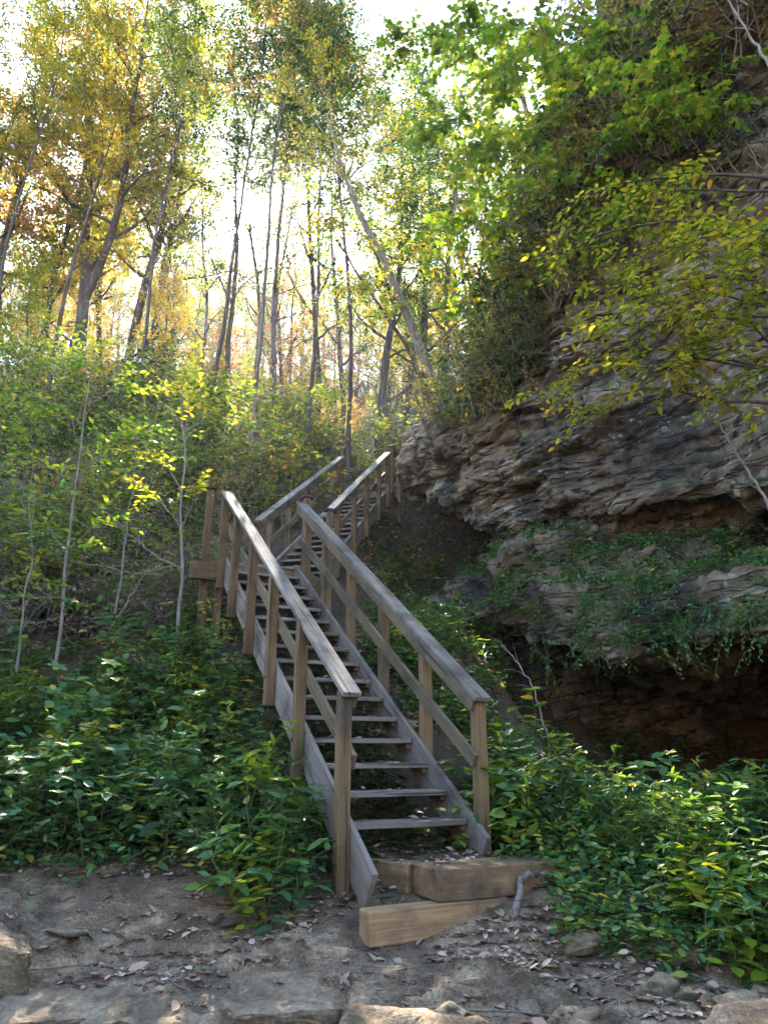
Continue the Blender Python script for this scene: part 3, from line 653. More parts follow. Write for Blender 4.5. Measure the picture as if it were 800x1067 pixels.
def slab_mesh(name, seed, size, mat):
    bm = bmesh.new(); bmesh.ops.create_cube(bm, size=2); bmesh.ops.bevel(bm, geom=list(bm.edges), offset=.16, segments=2, affect='EDGES', profile=.6)
    bmesh.ops.subdivide_edges(bm, edges=list(bm.edges), cuts=24, use_grid_fill=True)
    V = np.array([v.co[:] for v in bm.verts]) * np.asarray(size)
    q = V * 1.0 + seed * 3.1
    big = np.stack([fbm(q[:, 0] * 1.6, q[:, 1] * 1.6, q[:, 2] * 1.6, seed + k, 3, .5) for k in (1, 2, 3)], 1) * np.array([.10, .085, .034])
    fin = np.stack([fbm(q[:, 0] * 9, q[:, 1] * 9, q[:, 2] * 12, seed + k, 4, .6) for k in (4, 5, 6)], 1) * np.array([.014, .014, .008])
    V = V + big + fin
    for v, c in zip(bm.verts, V): v.co = c
    me = bpy.data.meshes.new(name); bm.to_mesh(me); bm.free(); me.materials.append(mat); return me
def rock(name, label, u, v, size, seed, rz, mat=None, sink=.35, cat='rock', group=None, tilt=(0, 0)):
    p = hit(u, v); o = obj(name, rock_mesh(name, seed, size, mat or M_STONE, 5 if size[0] > .25 else 4))
    o.location = (p[0], p[1], p[2] + size[2] * (1 - 2 * sink)); o.rotation_euler = (tilt[0], tilt[1], rz)
    tag(o, label, cat, group); return o
x_, y_ = -2.22, 4.45
o = obj('boulder', slab_mesh('boulder', 41, (.30, .30, .16), M_LEDGE)); o.location = (x_, y_, gz(x_, y_) - .10); o.rotation_euler = (.1, .28, .5); tag(o, 'half buried grey boulder at the far left edge of the trail', 'boulder')
for x_, y_, sz_, sd_, rz_, lb_ in ((-1.66, 4.24, (.36, .24, .15), 8, .22, 'dark mossy block of bedrock at the bottom left corner of the trail'), (-1.02, 4.17, (.40, .22, .14), 12, -.16, 'flat topped bedrock ledge left of the gap with red leaves'), (-.36, 4.20, (.36, .24, .13), 17, .2, 'flat topped bedrock ledge nearest the timbers')):
    o = obj('rock_ledge', slab_mesh('rock_ledge', sd_, sz_, M_LEDGE)); o.location = (x_, y_, gz(x_, y_ + .3) - sz_[2] * 1.06 - .06); o.rotation_euler = (.05, 0, rz_); tag(o, lb_, 'rock ledge')
rock('stone', 'pointed grey stone standing in the dirt to the right of the timbers', 607, 980, (.12, .09, .09), 21, .3, M_STONE, .3, 'stone')
rock('stone', 'squat block of sandstone at the bottom of the trail on the right', 692, 1044, (.15, .12, .10), 26, -.4, M_STONE, .3, 'stone')
rock('stone', 'smooth tan bedrock knob in front of the timbers', 468, 1052, (.12, .11, .06), 31, .2, M_STONE, .5, 'stone')
rock('stone', 'rounded half buried rock beside the right railing post', 525, 845, (.24, .16, .16), 36, .2, M_STONE, .4, 'stone')
rock('stone', 'low angular slab of rock under the right hand plants', 760, 1030, (.22, .16, .07), 39, .5, M_STONE, .4, 'stone')
PEB = [rock_mesh('pebble', 100 + i, (.042, .034, .014), M_STONE, 2, 9) for i in range(5)]
Qp = hits(rng.uniform(-60, 860, 95), rng.uniform(935, 1085, 95))
for i, p in enumerate(Qp):
    if abs(p[0]) > 2.9: continue
    o = obj('pebble', PEB[i % 5], None, p + np.array([0, 0, .004])); s = float(np.exp(rng.normal(0, .42))); o.scale = (s * 1.2, s, s); o.rotation_euler = (rng.normal(0, .2), rng.normal(0, .2), rng.uniform(0, 6.3))
    tag(o, 'small flat stone lying loose on the dirt trail', 'stone', 'loose stones on the trail')

# ------------------------------------------------------------------ trees of the wood
def grow(seed, H, r0, crown_lo, spread, n_limb, leaf, per_sub, lean=(0, 0), n_sub=9, fork=False, kind='ov', ratio=.55, elev=(.35, .9), dens=1.0):
    rg = np.random.default_rng(seed); wood = Acc(); lv = Leaves()
    tr = wander((0, 0, -.5), (lean[0], lean[1], 1), H, 16, .045, .05, rg)
    rad = r0 * np.linspace(1, .12, 17) ** .85; rad[0] *= 1.35
    tube(wood, tr, rad, 10)
    stems = [(tr, rad)]
    if fork:
        k = int(16 * crown_lo); f = wander(tr[k], unit(np.array([rg.normal(), rg.normal(), 1.9])), H * (1 - crown_lo) * .9, 10, .07, .08, rg)
        fr = np.linspace(rad[k] * .75, .02, 11); tube(wood, f, fr, 8); stems.append((f, fr))
    for si, (tr, rad) in enumerate(stems):
        n = len(tr) - 1; lo = crown_lo if si == 0 else .15; az = rg.uniform(0, 6)
        for i in range(n_limb if si == 0 else n_limb // 2):
            t = lo + (1 - lo) * (i + rg.uniform(0, .8)) / (n_limb if si == 0 else n_limb // 2); t = min(t, .985)
            x = t * n; k = int(x); p = tr[k] * (1 - x + k) + tr[min(k + 1, n)] * (x - k); rr = np.interp(x, range(n + 1), rad)
            az += 2.4 + rg.normal(0, .4); el = rg.uniform(*elev)
            u_ = (t - lo) / (1 - lo); ln_ = spread * (1 - .62 * u_) * rg.uniform(.6, 1.15)
            lb = wander(p, (math.cos(az) * math.cos(el), math.sin(az) * math.cos(el), math.sin(el)), ln_, 7, .13, .02, rg)
            tube(wood, lb, np.linspace(min(rr * .6, .03 + ln_ * .014), .008, 8), 5)
            for j in range(n_sub):
                q = rg.uniform(.25, 1.0) * 7; k2 = min(int(q), 6); p2 = lb[k2] * (1 - q + k2) + lb[k2 + 1] * (q - k2)
                dl = unit(lb[k2 + 1] - lb[k2]); sd = unit(dl * rg.uniform(.2, .9) + rg.normal(0, .6, 3) + np.array([0, 0, .05]))
                sb = wander(p2, sd, rg.uniform(.5, 1.0) * max(.7, ln_ * .42), 4, .16, 0, rg)
                tube(wood, sb, np.linspace(.012, .004, 5), 3)
                for m in range(per_sub):
                    q3 = rg.uniform(.15, 1.0) * 4; k3 = min(int(q3), 3); p3 = sb[k3] * (1 - q3 + k3) + sb[k3 + 1] * (q3 - k3)
                    tw = wander(p3, unit(unit(sb[k3 + 1] - sb[k3]) + rg.normal(0, .7, 3)), rg.uniform(.3, .7), 3, .2, 0, rg)
                    lv.spray(tw, leaf, leaf * .62 / dens, rg, tilt=.6, ratio=ratio)
    return wood, lv.acc(kind)

def tree_proto(seed, *a, **k):
    w, c = grow(seed, *a, **k); return w.mesh('trunk', M_BARK, True), c.mesh('crown', M_LF_GREEN)
PROTO = {
 'tall': [tree_proto(201, 17, .21, .30, 3.6, 26, .12, 8, lean=(.06, -.03), fork=True), tree_proto(202, 16, .17, .28, 3.2, 26, .12, 8, lean=(-.05, 0)), tree_proto(205, 18, .15, .36, 3.0, 22, .125, 8, lean=(.03, .04), fork=True)],
 'thin': [tree_proto(203, 13, .085, .25, 2.2, 20, .14, 6), tree_proto(206, 11, .07, .3, 2.0, 18, .14, 6, lean=(.08, 0))],
 'bushy': [tree_proto(204, 9, .09, .08, 2.9, 26, .12, 6)],
 'high': [tree_proto(210, 16, .075, .56, 3.6, 22, .115, 7, lean=(.04, -.05)), tree_proto(211, 17, .065, .60, 3.4, 22, .115, 7, lean=(-.03, -.06))],
 'airy': [tree_proto(207, 15, .11, .3, 3.0, 17, .115, 3, lean=(.03, 0), n_sub=6), tree_proto(208, 13, .09, .3, 2.6, 15, .115, 3, lean=(-.05, .02), n_sub=6), tree_proto(209, 7, .05, .15, 2.4, 15, .11, 3, n_sub=6)],
}
def put_tree(kind, i, loc, rz, s, mat, label, group, name='forest_tree', bark=None):
    t, c = PROTO[kind][i % len(PROTO[kind])]
    o = tag(empty(name, loc, rz), label, 'tree', group); o.scale = (s, s, s)
    a = obj('trunk', t, o); b = obj('crown', c, o)
    for q, m in ((b, mat), (a, bark or M_BARK)):
        q.material_slots[0].link = 'OBJECT'; q.material_slots[0].material = m
    return o
O_, G_, Y_, Rr, D_k, L_ = M_LF_OLIVE, M_LF_GREEN, M_LF_YEL, M_LF_RUST, M_LF_DARK, M_LF_LIME
G_CREST = 'trees along the crest of the slope'; G_FAR = 'trees standing beyond the crest'
def crest(u, y, kind, i, s, mat, label, rz=None, dz=0):
    d = ray_dir(u, 400); x = None
    for _ in range(6):                                   # column of the picture where the trunk leaves the ground
        zz = gz(x if x is not None else (u - 400) / FPX * y, y); dep = y * math.cos(PITCH) + zz * math.sin(PITCH); x = (u - 400) / FPX * dep
    return put_tree(kind, i, (x, y, zz), rng.uniform(0, 6.3) if rz is None else rz, s, mat, label, G_CREST if label else G_FAR)
crest(75, 19.5, 'tall', 0, 1.05, O_, 'stout forked tree with brown and gold leaves standing on the crest at the left', 2.2)
crest(124, 20.5, 'tall', 1, 1.0, M_LF_YG, 'tall straight yellow green tree, left one of the close pair on the crest', 1.0)
crest(143, 21.5, 'tall', 2, .95, G_, 'tall slender green tree, right one of the close pair on the crest', .3)
crest(28, 21, 'thin', 0, 1.25, Y_, 'thin leaning tree with yellow leaves near the left edge', .3)
crest(-12, 19, 'tall', 2, .9, Rr, 'rust and orange leaved tree cut by the left edge of the view', 1.3)
crest(206, 24, 'airy', 1, .95, G_, 'green leaved tree left of the sun on the crest', 4.0)
crest(257, 22, 'airy', 1, .95, G_, 'slim dark stemmed tree standing straight below the sun', 2.6)
crest(285, 24, 'airy', 0, .85, Rr, 'slim tree with reddish leaves just right of the sun', 5.0)
crest(330, 22, 'airy', 0, 1.1, O_, 'tall olive tree between the sun and the leaning pale trunk', 3.0)
crest(392, 20, 'tall', 1, .9, G_, 'green tree rising directly behind the head of the stairs', .9)
crest(470, 21, 'airy', 0, 1.1, O_, 'olive tree behind the ivy covered end of the cliff', 5.4)
crest(545, 20, 'bushy', 0, 1.2, G_, 'bushy green tree on top of the cliff', 5.4)
crest(165, 20, 'bushy', 0, .55, Y_, 'low bushy yellow tree growing between the tall trunks on the crest', 1.4)
crest(232, 21, 'airy', 2, .5, Rr, 'low rust coloured young tree under the sun', 3.4)
crest(300, 20, 'airy', 2, .55, Rr, 'low orange young tree on the crest right of the sun', .4)
crest(20, 18.5, 'bushy', 0, .6, L_, 'low lime green young tree on the left of the crest', 2.4)
crest(345, 18.5, 'airy', 2, .48, L_, 'low lime green young tree behind the stairs', 4.4)
for i, (u, y, k, j, s, m) in enumerate([(-60, 26, 'tall', 0, 1, O_), (50, 27, 'tall', 1, 1, Y_), (105, 29, 'tall', 2, 1, O_), (175, 30, 'airy', 0, 1.1, Y_), (300, 31, 'airy', 1, 1.1, Rr), (355, 28, 'airy', 0, 1.2, G_), (420, 27, 'tall', 1, 1, Y_),
   (500, 28, 'airy', 0, 1.2, G_), (580, 27, 'tall', 0, 1, O_), (0, 34, 'tall', 2, 1.1, Rr), (140, 38, 'airy', 1, 1.1, Y_), (380, 38, 'tall', 2, 1.1, O_), (660, 24, 'tall', 1, .9, G_), (80, 34, 'bushy', 0, .9, Rr), (200, 36, 'airy', 2, 1.4, Rr), (330, 34, 'airy', 2, 1.3, Y_), (225, 30, 'airy', 2, 1, Rr), (-120, 22, 'tall', 1, 1, G_), (-160, 16, 'tall', 0, .9, O_)]):
    o = crest(u, y, k, j, s, m, None); o['label'] = {O_.name: 'brown and olive leaved tree farther back in the wood', Y_.name: 'yellow leaved tree farther back in the wood', Rr.name: 'reddish leaved tree farther back in the wood', G_.name: 'green leaved tree farther back in the wood'}[m.name]

for i in range(70):
    u = -90 + (i % 35) * 22 + rng.uniform(-9, 9); y = rng.uniform(54, 68) if i < 35 else rng.uniform(72, 84)
    m = [Rr, Y_, O_, Rr, G_, Y_][int(rng.integers(6))]
    o = crest(u, y, ['tall', 'tall', 'bushy'][i % 3], i, rng.uniform(.85, 1.15) * (1.5 if i % 3 == 2 else 1), m, None)
    o['group'] = 'trees on the far rise'; o['label'] = {O_.name: 'hazy olive tree on the far rise, seen between the trunks of the crest', Y_.name: 'hazy yellow tree on the far rise, seen between the trunks of the crest', Rr.name: 'hazy orange tree on the far rise, seen between the trunks of the crest', G_.name: 'hazy green tree on the far rise, seen between the trunks of the crest'}[m.name]
crest(212, 17.0, 'high', 0, .95, G_, 'tall oak like tree with green leaves high above, left of the sun')
crest(318, 17.5, 'high', 1, .95, G_, 'tall high crowned green tree with its leaves above and right of the sun')
crest(262, 15.5, 'high', 1, 1.0, O_, 'tall high crowned olive tree with its leaves right above the sun')
crest(285, 18.5, 'high', 0, 1.1, G_, 'tall high crowned green tree behind the one right above the sun')
crest(365, 16.8, 'high', 0, .9, G_, 'tall high crowned green tree above the head of the stairs')
crest(292, 33, 'airy', 0, 1.25, G_, 'slight green tree right of the sun, well behind the crest')
crest(190, 35, 'airy', 1, 1.3, L_, 'slight lime tree well left of the sun, far behind the crest')
crest(255, 42, 'tall', 2, .95, O_, 'olive tree right under the sun, well behind the crest')
crest(445, 23, 'tall', 1, 1.0, G_, 'tall green tree between the leaning trunk and the maple')
crest(500, 22, 'high', 0, 1.1, L_, 'tall lime tree behind the crown of the maple')
crest(238, 20, 'airy', 1, 1.05, G_, 'slight green tree standing just left of the sun')
crest(40, 17, 'high', 0, .9, Y_, 'tall high crowned yellow tree near the upper left corner')
crest(-20, 16, 'high', 1, .9, M_LF_YG, 'tall high crowned yellow green tree cut by the upper left corner')
crest(150, 17.5, 'high', 1, .9, L_, 'tall high crowned lime tree in front of the close pair on the crest')

# trees made limb by limb: a trunk and the places its limbs reach to
def limb_tree(name, label, trunk, r0, targets, mat, bark, leaf, kind, seed, sub=7, tw=3, ratio=.5, tilt=.25, spacing=.6, sublen=.8, droop=.05, from_=.35, twl=.4, rtip=.02):
    rg = np.random.default_rng(seed); base = np.array(trunk[0], float)
    o = tag(empty(name, tuple(base)), label, 'tree'); wood, lv = Acc(), Leaves()
    tp = np.array(trunk, float) - base
    s = np.linspace(0, 1, len(tp)); s2 = np.linspace(0, 1, 18); tp = np.stack([np.interp(s2, s, tp[:, i]) for i in range(3)], 1)
    tp[1:-1] += rg.normal(0, .035, (16, 3)) ; kq = np.array([.25, .5, .25])
    for _ in range(2): tp[1:-1] = kq[0] * tp[:-2] + kq[1] * tp[1:-1] + kq[2] * tp[2:]
    tube(wood, tp, np.linspace(r0, rtip, 18), 9)
    for t in targets:
        t = np.array(t, float) - base; d_ = np.linalg.norm(tp - t, axis=1)
        ok = np.arange(18)[d_ == d_.min()][0]; k = max(3, min(17, ok - int(rg.integers(1, 4)))) if len(targets) > 3 else ok
        p0 = tp[k]; L = np.linalg.norm(t - p0); q = np.linspace(0, 1, 10)[:, None]
        lb = p0 + (t - p0) * q; lb[:, 2] += (q[:, 0] * (1 - q[:, 0])) * L * .35; lb[1:-1] += rg.normal(0, .035 * L ** .5, (8, 3)); lb[-1:, 2] -= droop * L
        lb[1:-1] = .25 * lb[:-2] + .5 * lb[1:-1] + .25 * lb[2:]
        tube(wood, lb, np.linspace(min(r0 * .4, .006 + .008 * L), .003, 10), 5)
        lv.spray(lb[5:], leaf, leaf * spacing, rg, tilt=tilt, ratio=ratio)
        for j in range(sub):
            x = rg.uniform(from_, 1) * 9; k2 = min(int(x), 8); p2 = lb[k2] * (1 - x + k2) + lb[k2 + 1] * (x - k2)
            dl = unit(lb[k2 + 1] - lb[k2]); sd = unit(dl * .8 + np.array([rg.normal(0, .75), rg.normal(0, .75), rg.normal(-.05, .22)]))
            sb = wander(p2, sd, sublen * rg.uniform(.5, 1.1), 5, .12, 0, rg, droop); tube(wood, sb, np.linspace(.006, .002, 6), 4)
            lv.spray(sb, leaf, leaf * spacing, rg, tilt=tilt, ratio=ratio)
            for m_ in range(tw):
                k3 = int(rg.integers(1, 5)); td = unit(unit(sb[k3 + 1] - sb[k3]) + np.array([rg.normal(0, .8), rg.normal(0, .8), rg.normal(0, .15)]))
                t3 = wander(sb[k3], td, twl * rg.uniform(.5, 1.1), 3, .12, 0, rg, droop); tube(wood, t3, np.linspace(.003, .0015, 4), 3)
                lv.spray(t3, leaf, leaf * spacing, rg, tilt=tilt, ratio=ratio)
    obj('trunk', wood.mesh('trunk', bark, True), o); obj('crown', lv.acc(kind).mesh('crown', mat), o)
    return o
limb_tree('maple_tree', 'maple with bright green backlit leaves leaning out from the top of the cliff', [(3.6, 12.2, 8.2), (3.2, 11.4, 9.6), (2.8, 10.6, 11.0), (2.2, 9.8, 12.4)], .11,
   [at(450, 130, 9.5), at(520, 60, 8.5), at(600, 60, 7.6), at(660, 110, 7.6), at(560, 190, 8.6), at(480, 230, 10), at(705, 50, 7), at(620, 150, 8), at(530, 290, 10), at(430, 40, 10.5), at(480, 20, 9), at(560, 20, 8), at(640, 20, 7.4), at(590, 110, 8.2), at(765, 50, 7.2), at(740, 115, 7.4), at(720, 20, 7.4), at(690, 170, 7.8), at(690, 110, 7.4), at(610, 210, 8.4), at(560, 120, 8.6), at(640, 60, 8), at(500, 150, 9.4), at(530, 220, 9.4), at(650, 180, 8.2), at(470, 320, 11)],
   M_LF_LIME, M_TWIG, .125, 'mp', 301, sub=14, tw=5, ratio=.95, tilt=.35, spacing=.62, sublen=1.0, twl=.5)
limb_tree('beech_tree', 'beech with yellow green leaves drooping in front of the dark cliff face at the right', [(5.3, 7.4, 1.9), (5.2, 7.1, 4.0), (5.0, 6.8, 5.6), (4.6, 6.6, 7.0)], .08,
   [at(575, 250, 7.0), at(605, 300, 7.0), at(575, 375, 7.6), at(645, 330, 6.7), at(690, 250, 6.6), at(650, 215, 6.9), at(740, 290, 6.3), at(610, 415, 7.6), at(690, 375, 6.9), at(780, 230, 6.2), at(720, 335, 6.4), at(770, 380, 6.4), at(600, 350, 7.2), at(630, 270, 6.8), at(670, 300, 6.6), at(760, 250, 6.2), at(720, 240, 6.5), at(650, 390, 7), at(590, 210, 7.2)],
   M_LF_YG, M_BARK, .105, 'ov', 302, sub=8, tw=3, ratio=.5, tilt=.2, spacing=.72, sublen=.8, droop=.10, from_=.45, twl=.35)
tb = hit(449, 392)
if tb is None: tb = at(449, 392, 17)
limb_tree('leaning_tree', 'pale trunk leaning left from the slope above the head of the stairs', [at(452, 400, 15.5), at(425, 330, 15.0), at(398, 270, 14.5), at(372, 215, 14), at(340, 120, 13.5)], .13,
   [at(330, 60, 13), at(380, 130, 13), at(310, 160, 13), at(420, 190, 13.5), at(340, 230, 13), at(300, 90, 13), at(440, 130, 13.5), at(390, 60, 13), at(430, 260, 14), at(350, 300, 13.5)], M_LF_YG, M_BARKPALE, .10, 'ov', 303, sub=10, tw=4, ratio=.55, tilt=.5, sublen=1.1, twl=.5, rtip=.04)
limb_tree('leaning_tree', 'thin dark stem leaning left beside the pale leaning trunk', [at(442, 400, 16), at(415, 345, 15.7), at(375, 290, 15.4), at(350, 250, 15.2)], .06,
   [at(350, 300, 14.5), at(330, 240, 14.5), at(370, 220, 15), at(400, 320, 15), at(320, 190, 14.5)], M_LF_LIME, M_BARK, .10, 'ov', 304, sub=7, tw=4, tilt=.5, sublen=1.0)

# young trees on the slope left of the stairs
def px(pts, y0, y1=None):
    y1 = y1 or y0; n_ = len(pts); return [at(u, v, y0 + (y1 - y0) * i / (n_ - 1)) for i, (u, v) in enumerate(pts)]
limb_tree('sapling', 'pale slender sapling with layered leaves nearest the left edge', px([(57, 697), (64, 630), (72, 560), (78, 500), (88, 430), (97, 370)], 7.9, 8.6), .022,
   [at(30, 470, 8), at(120, 470, 8.2), at(60, 420, 8.2), at(130, 400, 8.6), at(20, 530, 7.8), at(110, 540, 8), at(75, 370, 8.5), at(150, 440, 8.6), at(20, 410, 8.4), at(10, 600, 7.7)], M_LF_LIME, M_BARKPALE, .10, 'ov', 311, sub=4, tw=2, ratio=.55, sublen=.5, rtip=.006)
limb_tree('sapling', 'straight sapling with yellow top leaves midway between edge and stairs', px([(183, 694), (188, 620), (191, 540), (192, 470), (190, 405)], 8.2, 8.6), .026,
   [at(205, 400, 8.4), at(175, 425, 8.4), at(225, 430, 8.6), at(160, 470, 8.3), at(215, 500, 8.4), at(190, 385, 8.6), at(150, 510, 8.2)], M_LF_YG, M_BARKPALE, .10, 'ov', 312, sub=3, tw=2, ratio=.55, sublen=.45, rtip=.006)
limb_tree('sapling', 'short leafy sapling stem close by the landing posts', px([(120, 640), (128, 590), (134, 540), (150, 480)], 8.6), .016,
   [at(170, 470, 8.6), at(140, 440, 8.8), at(115, 480, 8.6), at(180, 520, 8.6)], M_LF_GREEN, M_BARKPALE, .10, 'ov', 313, sub=4, tw=2, sublen=.5, rtip=.005)
limb_tree('sapling', 'thin leafy sapling at the left edge of the slope', px([(18, 700), (24, 640), (34, 580), (30, 520)], 7.4), .014,
   [at(50, 560, 7.3), at(0, 560, 7.3), at(10, 500, 7.4), at(60, 620, 7.2), at(40, 500, 7.5)], M_LF_HERB, M_BARKPALE, .11, 'ov', 314, sub=4, tw=2, sublen=.5, rtip=.005)
limb_tree('sapling', 'young tree with lime leaves crowding behind the left railing', px([(262, 470), (265, 440), (270, 410)], 13.2), .03,
   [at(250, 440, 13), at(300, 420, 13), at(330, 410, 13.3), at(360, 410, 13.5), at(280, 450, 12.6), at(230, 460, 12.5), at(310, 460, 13), at(345, 445, 13.6), at(260, 440, 13)], M_LF_LIME, M_TWIG, .12, 'ov', 315, sub=3, tw=1, tilt=.3, sublen=.9, rtip=.01)

# ------------------------------------------------------------------ shrubs and herbs
def plant_meshes(seed, n_stem, h, leaf, spacing, spread, mat, branch=3, ratio=.55, lean=.5, tilt=.25, sublen=.4, stem_mat=None, r0=.006):
    rg = np.random.default_rng(seed); w, lv = Acc(), Leaves()
    for i in range(n_stem):
        a = rg.uniform(0, 6.3); e = lean * rg.uniform(.1, 1)
        st = wander((rg.normal(0, spread * .15), rg.normal(0, spread * .15), -.05), (math.cos(a) * e, math.sin(a) * e, 1), h * rg.uniform(.6, 1.1), 6, .10, 0, rg, .07)
        tube(w, st, np.linspace(r0, r0 * .35, 7), 4)
        lv.spray(st[2:], leaf, leaf * spacing, rg, tilt=tilt, ratio=ratio, ang=1.1)
        for j in range(branch):
            k = int(rg.integers(1, 6)); b = wander(st[k], unit(np.array([rg.normal(), rg.normal(), .35])), sublen * rg.uniform(.5, 1.1), 4, .12, 0, rg, .12)
            tube(w, b, np.linspace(r0 * .5, r0 * .2, 5), 3); lv.spray(b, leaf, leaf * spacing, rg, tilt=tilt, ratio=ratio)
        top = st[-1]; n_ = 5; aa = rg.uniform(0, 6.3) + np.arange(n_) * 2 * math.pi / n_
        lv.add(np.repeat(top[None], n_, 0), np.stack([np.cos(aa), np.sin(aa), np.full(n_, .15)], 1), np.tile([0, 0, 1.0], (n_, 1)) + rg.normal(0, .2, (n_, 3)), leaf * .8, leaf * .8 * ratio)
    return w.mesh('stems', stem_mat or M_TWIG, True), lv.acc('ov').mesh('foliage', mat)
def plant_root(name, meshes, label, cat, group):
    o = tag(empty(name), label, cat, group); obj('stems', meshes[0], o); obj('foliage', meshes[1], o); return o
M_STEM = bark_mat('green_stem', (.05, .07, .025), (.12, .14, .05), 20)
def scatter(name, cat, metas, pts, group, labels, smin, smax, tiltsd=.12, mats=None, pool=None):
    """copies of a few plants; each label belongs to one look"""
    roots = [None] * len(metas)
    for i, p in enumerate(pts):
        k = int(rng.integers(len(metas)))
        if roots[k] is None: roots[k] = o = plant_root(name, metas[k], labels[k % len(labels)], cat, group)
        else: o = copy_tree(roots[k])
        o.location = tuple(p); s = rng.uniform(smin, smax); o.scale = (s, s, s * rng.uniform(.85, 1.1)); o.rotation_euler = (rng.normal(0, tiltsd), rng.normal(0, tiltsd), rng.uniform(0, 6.3))
HERB = [plant_meshes(400 + i, [3, 3, 4, 3, 3, 5][i], [.55, .7, .45, .6, .4, .35][i], [.105, .12, .085, .075, .13, .09][i], [.75, .9, .7, .6, .9, .8][i], .5, [M_LF_HERB, M_LF_HERB, M_LF_GREEN, M_LF_HERB, M_LF_DARK, M_LF_HERB][i], 3, [.55, .6, .5, .38, .68, .6][i], .55, stem_mat=M_STEM, r0=.005) for i in range(6)]
def band(n_, top, bot, us):
    """random pixels between two lines of the picture"""
    U = rng.uniform(us[0], us[-1], n_); t_, b_ = np.interp(U, us, top), np.interp(U, us, bot)
    return U, t_ + (b_ - t_) * rng.random(n_) ** .9
def off_stairs(Q, m=.18):
    """keep what grows clear of the flights themselves"""
    out = []
    for q in Q:
        bad = bool(-.55 < q[0] < 1.0 and q[1] < 5.35 and q[1] > 4.2 and not (q[0] > .75 and q[1] > 5.15))
        for o, d, r, run, n_ in ((o1, d1, r1, RUN, 16), (o2, d2, r2, RUN2, 17)):
            a = np.dot(q - o, d); b = np.dot(q - o, r)
            if -1.75 < a < run * n_ + .3 and -W - m < b < m + (.55 if a < -.15 and n_ == 16 else 0): bad = True
        if not bad: out.append(q)
    return out
Q = off_stairs(hits(*band(270, [685, 685, 685, 685, 700, 760], [945, 930, 895, 915, 955, 950], [-80, 0, 110, 200, 290, 345])))
scatter('leafy_plant', 'plant', HERB, Q, 'plants of the bank left of the stairs', ['green broad leaved plant among the undergrowth on the bank left of the stairs'], .5, 1.3, .2)
HERB2 = [plant_meshes(420 + i, [3, 3, 4, 3][i], [.6, .75, .5, .55][i], [.10, .12, .09, .08][i], [.75, .85, .7, .6][i], .5, [M_LF_HERB, M_LF_HERB, M_LF_GREEN, M_LF_HERB][i], 3, [.55, .6, .52, .4][i], .55, stem_mat=M_STEM, r0=.005) for i in range(4)]
Q = off_stairs(hits(*band(190, [830, 800, 790, 795, 805, 800], [885, 925, 960, 985, 1005, 1020], [505, 560, 620, 700, 790, 880])), .25)
scatter('woodland_herb', 'herb', HERB2, Q, 'plants of the bank right of the stairs', ['green broad leaved plant among the undergrowth below the dark hollow right of the stairs'], .5, 1.2, .2)
Q = off_stairs(hits(*band(120, [560, 575, 590, 620], [700, 730, 770, 790], [390, 430, 470, 520])), .15)
Q += off_stairs(hits(*band(40, [690, 690, 700], [800, 800, 800], [488, 520, 590])), .2)
scatter('woodland_herb', 'herb', HERB2, Q, 'plants between the right railing and the rock ledge', ['green herb on the slope between the right railing and the rock ledge'], .5, .85)
LIMEP = [plant_meshes(440 + i, [4, 3][i], [.6, .5][i], [.10, .12][i], .7, .5, M_LF_LIME, 4, .6, .5, stem_mat=M_STEM, r0=.005) for i in range(2)]
TALLW = [plant_meshes(480 + i, [3, 4, 3][i], [1.0, .85, .9][i], [.11, .13, .10][i], [.7, .8, .7][i], .4, [M_LF_LIME, M_LF_HERB, M_LF_YG][i], [5, 4, 4][i], [.45, .6, .5][i], .35, stem_mat=M_STEM, r0=.006, sublen=.35) for i in range(3)]
Q = off_stairs(hits(*band(46, [680, 680, 680, 690, 720, 770], [900, 880, 870, 880, 900, 900], [-80, 0, 110, 200, 290, 330])), .25) + off_stairs(hits(*band(14, [850, 830, 820, 825, 835, 830], [890, 900, 920, 930, 940, 960], [520, 560, 620, 700, 790, 880])), .3)
scatter('tall_weed', 'plant', TALLW, Q, 'tall weeds of the banks', ['tall lime leaved weed standing above the undergrowth', 'tall green broad leaved weed standing above the undergrowth', 'tall yellowing weed standing above the undergrowth'], .6, 1.05, .2)
NARROW = [plant_meshes(470 + i, [7, 9, 5][i], [.5, .38, .65][i], [.11, .15, .07][i], [.5, .6, .5][i], .5, [M_LF_HERB, M_LF_LIME, M_LF_GREEN][i], [3, 0, 5][i], [.2, .09, .4][i], .7, stem_mat=M_STEM, r0=.003, sublen=.25, tilt=.5) for i in range(3)]
Q = off_stairs(hits(*band(60, [690, 690, 690, 690, 720, 770], [960, 945, 910, 930, 968, 955], [-80, 0, 110, 200, 290, 345])), .1) + off_stairs(hits(*band(55, [830, 800, 790, 795, 805, 800], [900, 940, 970, 995, 1015, 1030], [505, 560, 620, 700, 790, 880])), .1)
scatter('wispy_plant', 'plant', NARROW, Q, 'wispy plants of the banks', ['wispy narrow leaved green plant sprouting through the undergrowth', 'grassy tuft of thin lime blades sprouting through the undergrowth', 'wispy dark green plant with small leaves sprouting through the undergrowth'], .6, 1.2, .2)
scatter('leafy_plant', 'plant', LIMEP, [hit(u, v) for u, v in ((745, 985), (775, 1000), (725, 960), (790, 960), (812, 990), (760, 950))], 'lime plants at the right edge', ['lime green leafy plant in the sun at the lower right corner'], .8, 1.1)
scatter('leafy_plant', 'plant', LIMEP, [hit(u, v) for u, v in ((318, 880), (300, 905), (255, 940), (270, 960), (325, 850))], 'lime plants by the left railing', ['yellow green leafy plant close against the left side of the stairs'], .7, .95)
